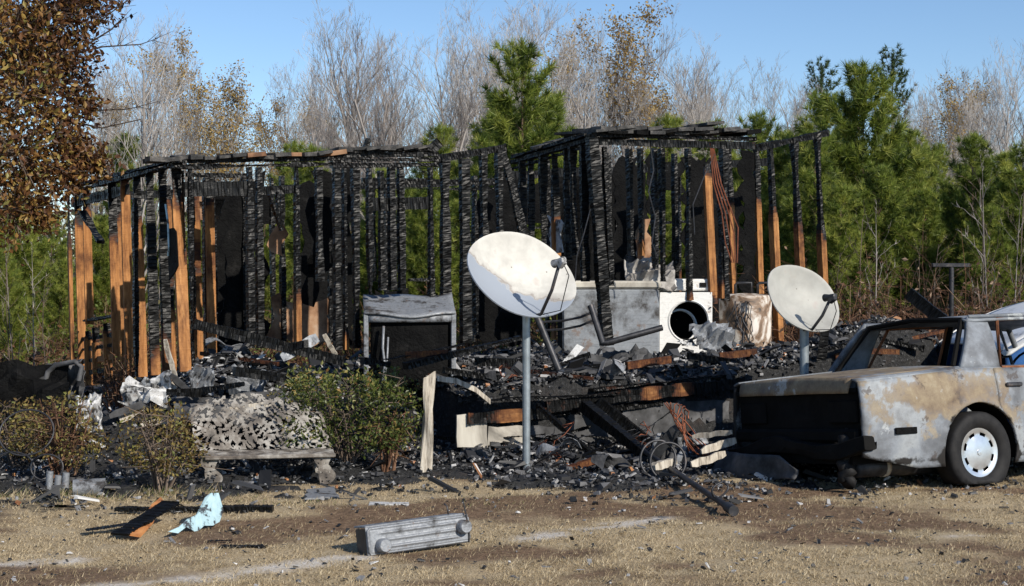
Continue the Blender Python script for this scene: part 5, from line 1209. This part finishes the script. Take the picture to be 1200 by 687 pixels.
cp_=bpy.data.objects['clothesline_pole']; mb=MB(); mb.box(at(1114,311,19),(.46,.07,.05),bev=.008); o=mb.build('crossbar',M['dark_steel'],cp_)
# crumpled sheets
def crumple(nm,lab,cat,c,w,h,tilt,yaw,mat,seed,amp=.06,curl=0.0,group=None,n=22):
    r=np.random.default_rng(seed); mb=MB(); ox=r.uniform(0,50)
    def f(i,j):
        x=(i-.5)*w; y=(j-.5)*h; z=amp*2*(float(fbm(np.array(i*3+ox),np.array(j*3+ox),3))-.5)*2+amp*r.uniform(-.45,.45)+curl*((i-.5)**2)*4*w
        e=.10*(float(vnoise(np.array(i*7+ox),np.array(j*7-ox)))-.5); return (x*(1+e),y*(1+e),z)
    n=min(n,11); mb.grid(f,n,n); mb.f=[t for q in mb.f for t in ((q[0],q[1],q[2]),(q[0],q[2],q[3]))]; o=mb.build(nm,M[mat],None,False); o.location=c; o.rotation_euler=(tilt,0,yaw); solidify(o,.008); return tag(o,lab,cat,group)
crumple('roofing_sheet','bent black sheet at the far left of the debris','sheet metal',at(25,462,13.0),.75,.55,1.0,.3,'black_sheet',1,.07,.12)
crumple('roofing_sheet','black curled sheet under the bent tube','sheet metal',at(72,455,13.2),.42,.42,1.1,-.3,'slate_panel',2,.07,.2)
crumple('roofing_sheet','flat black sheet on the left ash behind the wire hoops','sheet metal',at(40,492,12.9),.7,.5,.35,.2,'black_sheet',3,.06)
crumple('roofing_sheet','small grey tilted sheet beside the larger wire hoop','sheet metal',at(22,520,12.7),.36,.25,.8,.5,'grey_metal',13,.03)
tubething('bent_tube','grey bent tube arching over the black curled sheet','tube',[at(52,452,13.2),at(56,436,13.2),at(66,428,13.2),at(88,424,13.1),at(96,430,13.1),at(92,446,13.1)],.022,'slate_panel',10)
crumple('white_cloth','white crumpled scrap hanging before the bent tube','scrap',at(104,484,12.7),.20,.30,1.2,.3,'white_scrap',4,.07)
crumple('white_cloth','white crumpled sheet in the rubble below the orange studs','scrap',at(172,458,13.1),.42,.28,.9,-.2,'white_scrap',5,.09)
crumple('tin_scrap','grey crumpled tin in the pile under the left corner stud','scrap',at(236,448,13.3),.22,.24,1.0,.4,'grey_metal',6,.08)
crumple('tin_scrap','grey crumpled tin before the left rubble pile','scrap',at(290,448,13.5),.3,.22,.8,-.3,'grey_metal',7,.10)
crumple('tin_scrap','bent grey sheet below the dryer drum','scrap',at(834,396,16.3),.45,.32,.9,.3,'grey_metal',8,.09)
crumple('tin_scrap','dark crumpled sheet before the chest freezer','scrap',at(735,420,15.2),.5,.3,.6,.2,'slate_panel',9,.08)
crumple('tin_scrap','grey crumpled scrap beside the burnt car boot','scrap',at(850,428,15.3),.4,.3,.7,-.4,'slate_panel',10,.08)
crumple('floor_covering','large ash grey sheet sagging behind the lattice bench','sheet',at(290,476,13.0),1.2,.65,.30,.15,'slate_panel',11,.07,0,None,30)
crumple('plaster_board','brown scorched plasterboard heap on top of the freezer','plasterboard',at(762,322,17.3),.55,.36,.9,.1,'plaster',14,.08)
o=crumple('white_scrap','white flat scrap lying before the dryer','scrap',at(806,402,16.2),.18,.12,.5,.5,'white_scrap',15,.02)
# loose boards strewn about
bl=[((140,492),(205,452),13.0,.05,.09,'pale bare board slanting up to the white crumpled sheet','weathered'),((128,488),(190,466),12.9,.02,.06,'grey thin board beside the pale slanting board','slate_panel'),((165,498),(330,470),12.9,.02,.05,'thin pale strip running along the ash grey sheet','weathered'),
    ((200,440),(232,468),13.0,.03,.05,'dark stick leaning at the left corner stud','slate_panel'),((193,398),(206,447),13.3,.025,.04,'pale splintered stick before the left corner stud','weathered'),((822,529),(862,516),12.4,.02,.06,'pale splintered board by the copper wires','weathered'),((810,545),(850,532),12.2,.02,.06,'grey splintered board under the pale one','weathered'),
    ((795,500),(762,540),12.6,.02,.09,'grey torn board standing before the porch rim','slate_panel'),((858,506),(812,512),12.5,.02,.04,'thin pale lath beside the copper wires','weathered'),((610,430),(590,452),13.8,.10,.10,'charred block lying left of the dish pole','slate_panel'),((765,548),(790,541),12.0,.06,.06,'tan cylinder stub at the iron rings','weathered'),((690,418),(740,436),14.6,.02,.08,'dark board on the rubble before the freezer','slate_panel'),
    ((880,432),(930,438),14.8,.03,.06,'brown board lying on the rubble behind the sedan','rust'),((380,392),(395,420),14.0,.02,.04,'pale strip standing beside the metal cabinet','weathered'),((330,420),(372,396),13.9,.02,.10,'grey metal strip in front of the brown board','grey_metal')]
for i,(s,e,d,a,b,lab,mat) in enumerate(bl):
    p0,p1=at(*s,d),at(*e,d+.15); z=(p1-p0).normalized(); L=(p1-p0).length; rr=random.Random(i+50); mb=MB(); n=7
    x=Vector((0,1,0))-z*z.y; x.normalize(); y=z.cross(x)
    for k in range(n+1):
        pass
    prof=[]
    for k in range(n+1):
        c=p0.lerp(p1,k/n)+y*rr.uniform(-.006,.006)+x*rr.uniform(-.006,.006); w=b/2*(1 if 0<k<n else rr.uniform(.5,.9))
        prof.append([c-y*w-x*a/2,c+y*w-x*a/2,c+y*w+x*a/2,c-y*w+x*a/2])
    vs=[v for r4 in prof for v in r4]; fs=[(4*k+j,4*k+(j+1)%4,4*k+4+(j+1)%4,4*k+4+j) for k in range(n) for j in range(4)]+[(3,2,1,0),(4*n,4*n+1,4*n+2,4*n+3)]
    mb.add(vs,fs); tag(mb.build('loose_board' if 'cylinder' not in lab and 'block' not in lab else 'wood_block',M[mat]),lab,'board' if 'cylinder' not in lab and 'block' not in lab else 'block')
cw=empty('copper_wires',at(805,490,12.7),label='tangle of burnt copper wires hanging below the porch rim',cat='wires'); rr=random.Random(4)
for k in range(9):
    pts=[Vector((.14*math.cos(t*3.3+k*.5)*(.6+.08*k)*.8+.1*(t-.5)+rr.uniform(-.02,.02),.1*math.sin(t*3+k)-.05,-.18*t+.14*math.sin(t*3.1+k*.3))) for t in [j/9 for j in range(10)]]
    mb=MB(); mb.tube(pts,.005,5); mb.build('wire',M['wire'],cw,True)
ws=empty('twisted_tin',gd(785,548),label='twisted grey tin strips standing behind the iron rings',cat='scrap')
for k in range(6):
    rr=random.Random(k+70); mb=MB(); x0=rr.uniform(-.1,.1); hgt=rr.uniform(.18,.34)
    mb.grid(lambda i,j: (x0+(i-.5)*.07*(1-.6*j)+.12*(x0)*j*3+.03*math.sin(5*j+k),rr.uniform(-.003,.003)+.12*math.sin(3*j+k)*.3-.03*k,hgt*j+.02),3,9); solidify(mb.build('strip',M['slate_panel' if k%2 else 'grey_metal'],ws,True),.004)
# short lengths of charred framing lying on the rubble
rr=random.Random(91)
spots=[(560,440),(585,425),(640,445),(665,425),(700,430),(725,442),(760,425),(800,432),(830,420),(905,428),(865,415),(520,448),(440,425),(350,405),(255,455),(215,460),(310,440),(500,415),(615,455),(740,452),(985,405),(1015,398),(1050,402),(1075,395),(1000,415),(1035,412),(560,530),(660,525),(590,540),(680,545),(720,545),(735,520)]
for i,(px,py) in enumerate(spots):
    ln='P' if py<460 else None
    if px>970: p=at(px,py,rr.uniform(14.8,15.6))
    elif py>500: p=gd(px,py,.08)
    else: p=onw('P',px,py)+HN*rr.uniform(.4,1.0); p=at(px,py,p.y)
    a=rr.uniform(-.5,.5)+YAW+(math.pi/2 if rr.random()<.25 else 0); d=Vector((math.cos(a),math.sin(a),rr.uniform(-.25,.3)))*rr.uniform(.14,.32)
    zn='ground before the porch' if py>500 else 'left rooms floor' if px<400 else 'floor behind the large dish pole' if px<690 else 'floor before the freezer and dryer' if px<940 else 'heap behind the sedan'
    T('charred_stub','short charred stub of framing lying on the '+zn,'stub',p-d,p+d,rr.uniform(.04,.09),rr.uniform(.035,.06),None if rr.random()<.85 else .45,'charred stubs on the '+zn)

# longer fallen sticks, metal strips and wire tangles among the rubble
rr=random.Random(123); n_=np.random.default_rng(5)
def floor_pt(px,py,v):
    p=onw('P',px,py)+HN*v; return p
for i,(px,py) in enumerate([(560,430),(600,418),(640,432),(675,415),(715,425),(755,415),(790,428),(830,412),(860,430),(900,418),(520,435),(455,430),(410,425),(280,445),(330,455),(240,470),(160,485),(200,480),(640,520),(700,525),(745,515),(585,520)]):
    p = at(px,py,13.3+rr.uniform(0,1.4)) if py<460 else gd(px,py,.14)
    z0=float(heap(np.array(p.x),np.array(p.y))); p.z=max(z0,0)+.07
    a=YAW+rr.uniform(-.9,.9); L=rr.uniform(.25,.55); d=Vector((math.cos(a),math.sin(a),rr.uniform(-.12,.28)))*L
    zn='yard ash below the porch rim' if py>500 else 'rubble by the left rooms' if px<480 else 'rubble around the large dish' if px<690 else 'rubble before the appliances'
    T('charred_stick','long thin charred stick lying across the '+zn,'stick',p-d,p+d,rr.uniform(.025,.045),rr.uniform(.03,.06),None if rr.random()<.8 else .5,'charred sticks on the '+zn)
for i,(px,py) in enumerate([(590,436),(655,418),(720,438),(775,432),(815,440),(870,424),(530,425),(270,430),(225,455),(350,440),(180,470),(650,530),(720,538)]):
    p = at(px,py,13.4+rr.uniform(0,1.2)) if py<460 else gd(px,py,.14)
    p.z=max(float(heap(np.array(p.x),np.array(p.y))),0)+.06; w=rr.uniform(.05,.10); L=rr.uniform(.25,.5); yw=rr.uniform(0,3.1); k1,k2=rr.uniform(2,6),rr.uniform(.04,.10)
    mb=MB(); mb.grid(lambda u,v: ((u-.5)*L,(v-.5)*w*(1+.3*math.sin(9*u)),k2*math.sin(k1*u+v)+.03*math.sin(11*u)),16,3); o=mb.build('tin_strip',M['grey_metal' if i%3 else 'slate_panel']); solidify(o,.004); o.location=p; o.rotation_euler=(rr.uniform(-.7,.7),rr.uniform(-.3,.3),yw)
    zn='ash below the porch rim' if py>500 else 'rubble by the left rooms' if px<480 else 'rubble around the large dish' if px<690 else 'rubble before the appliances'
    tag(o,'bent tin strip lying in the '+zn,'tin strip','tin strips in the '+zn)
for i,(px,py,lab) in enumerate([(760,440,'before the dryer'),(610,432,'beside the large dish pole'),(885,425,'before the water heater'),(300,455,'before the left rooms'),(660,530,'below the porch rim')]):
    p = at(px,py,13.6) if py<460 else gd(px,py,.12)
    p.z=max(float(heap(np.array(p.x),np.array(p.y))),0)+.05; w=empty('wire_tangle',p,label='tangle of thin burnt wire lying in the rubble '+lab,cat='wire')
    for k in range(6):
        pts=[]; q=Vector((rr.uniform(-.1,.1),rr.uniform(-.1,.1),rr.uniform(0,.05)))
        for j in range(12): pts.append(q.copy()); q+=Vector((rr.uniform(-.09,.09),rr.uniform(-.07,.07),rr.uniform(-.05,.06))); q.z=max(q.z,-.02)
        mb=MB(); mb.tube(pts,.0045,4); mb.build('wire',M['dark_steel' if k%3 else 'wire'],w,True)
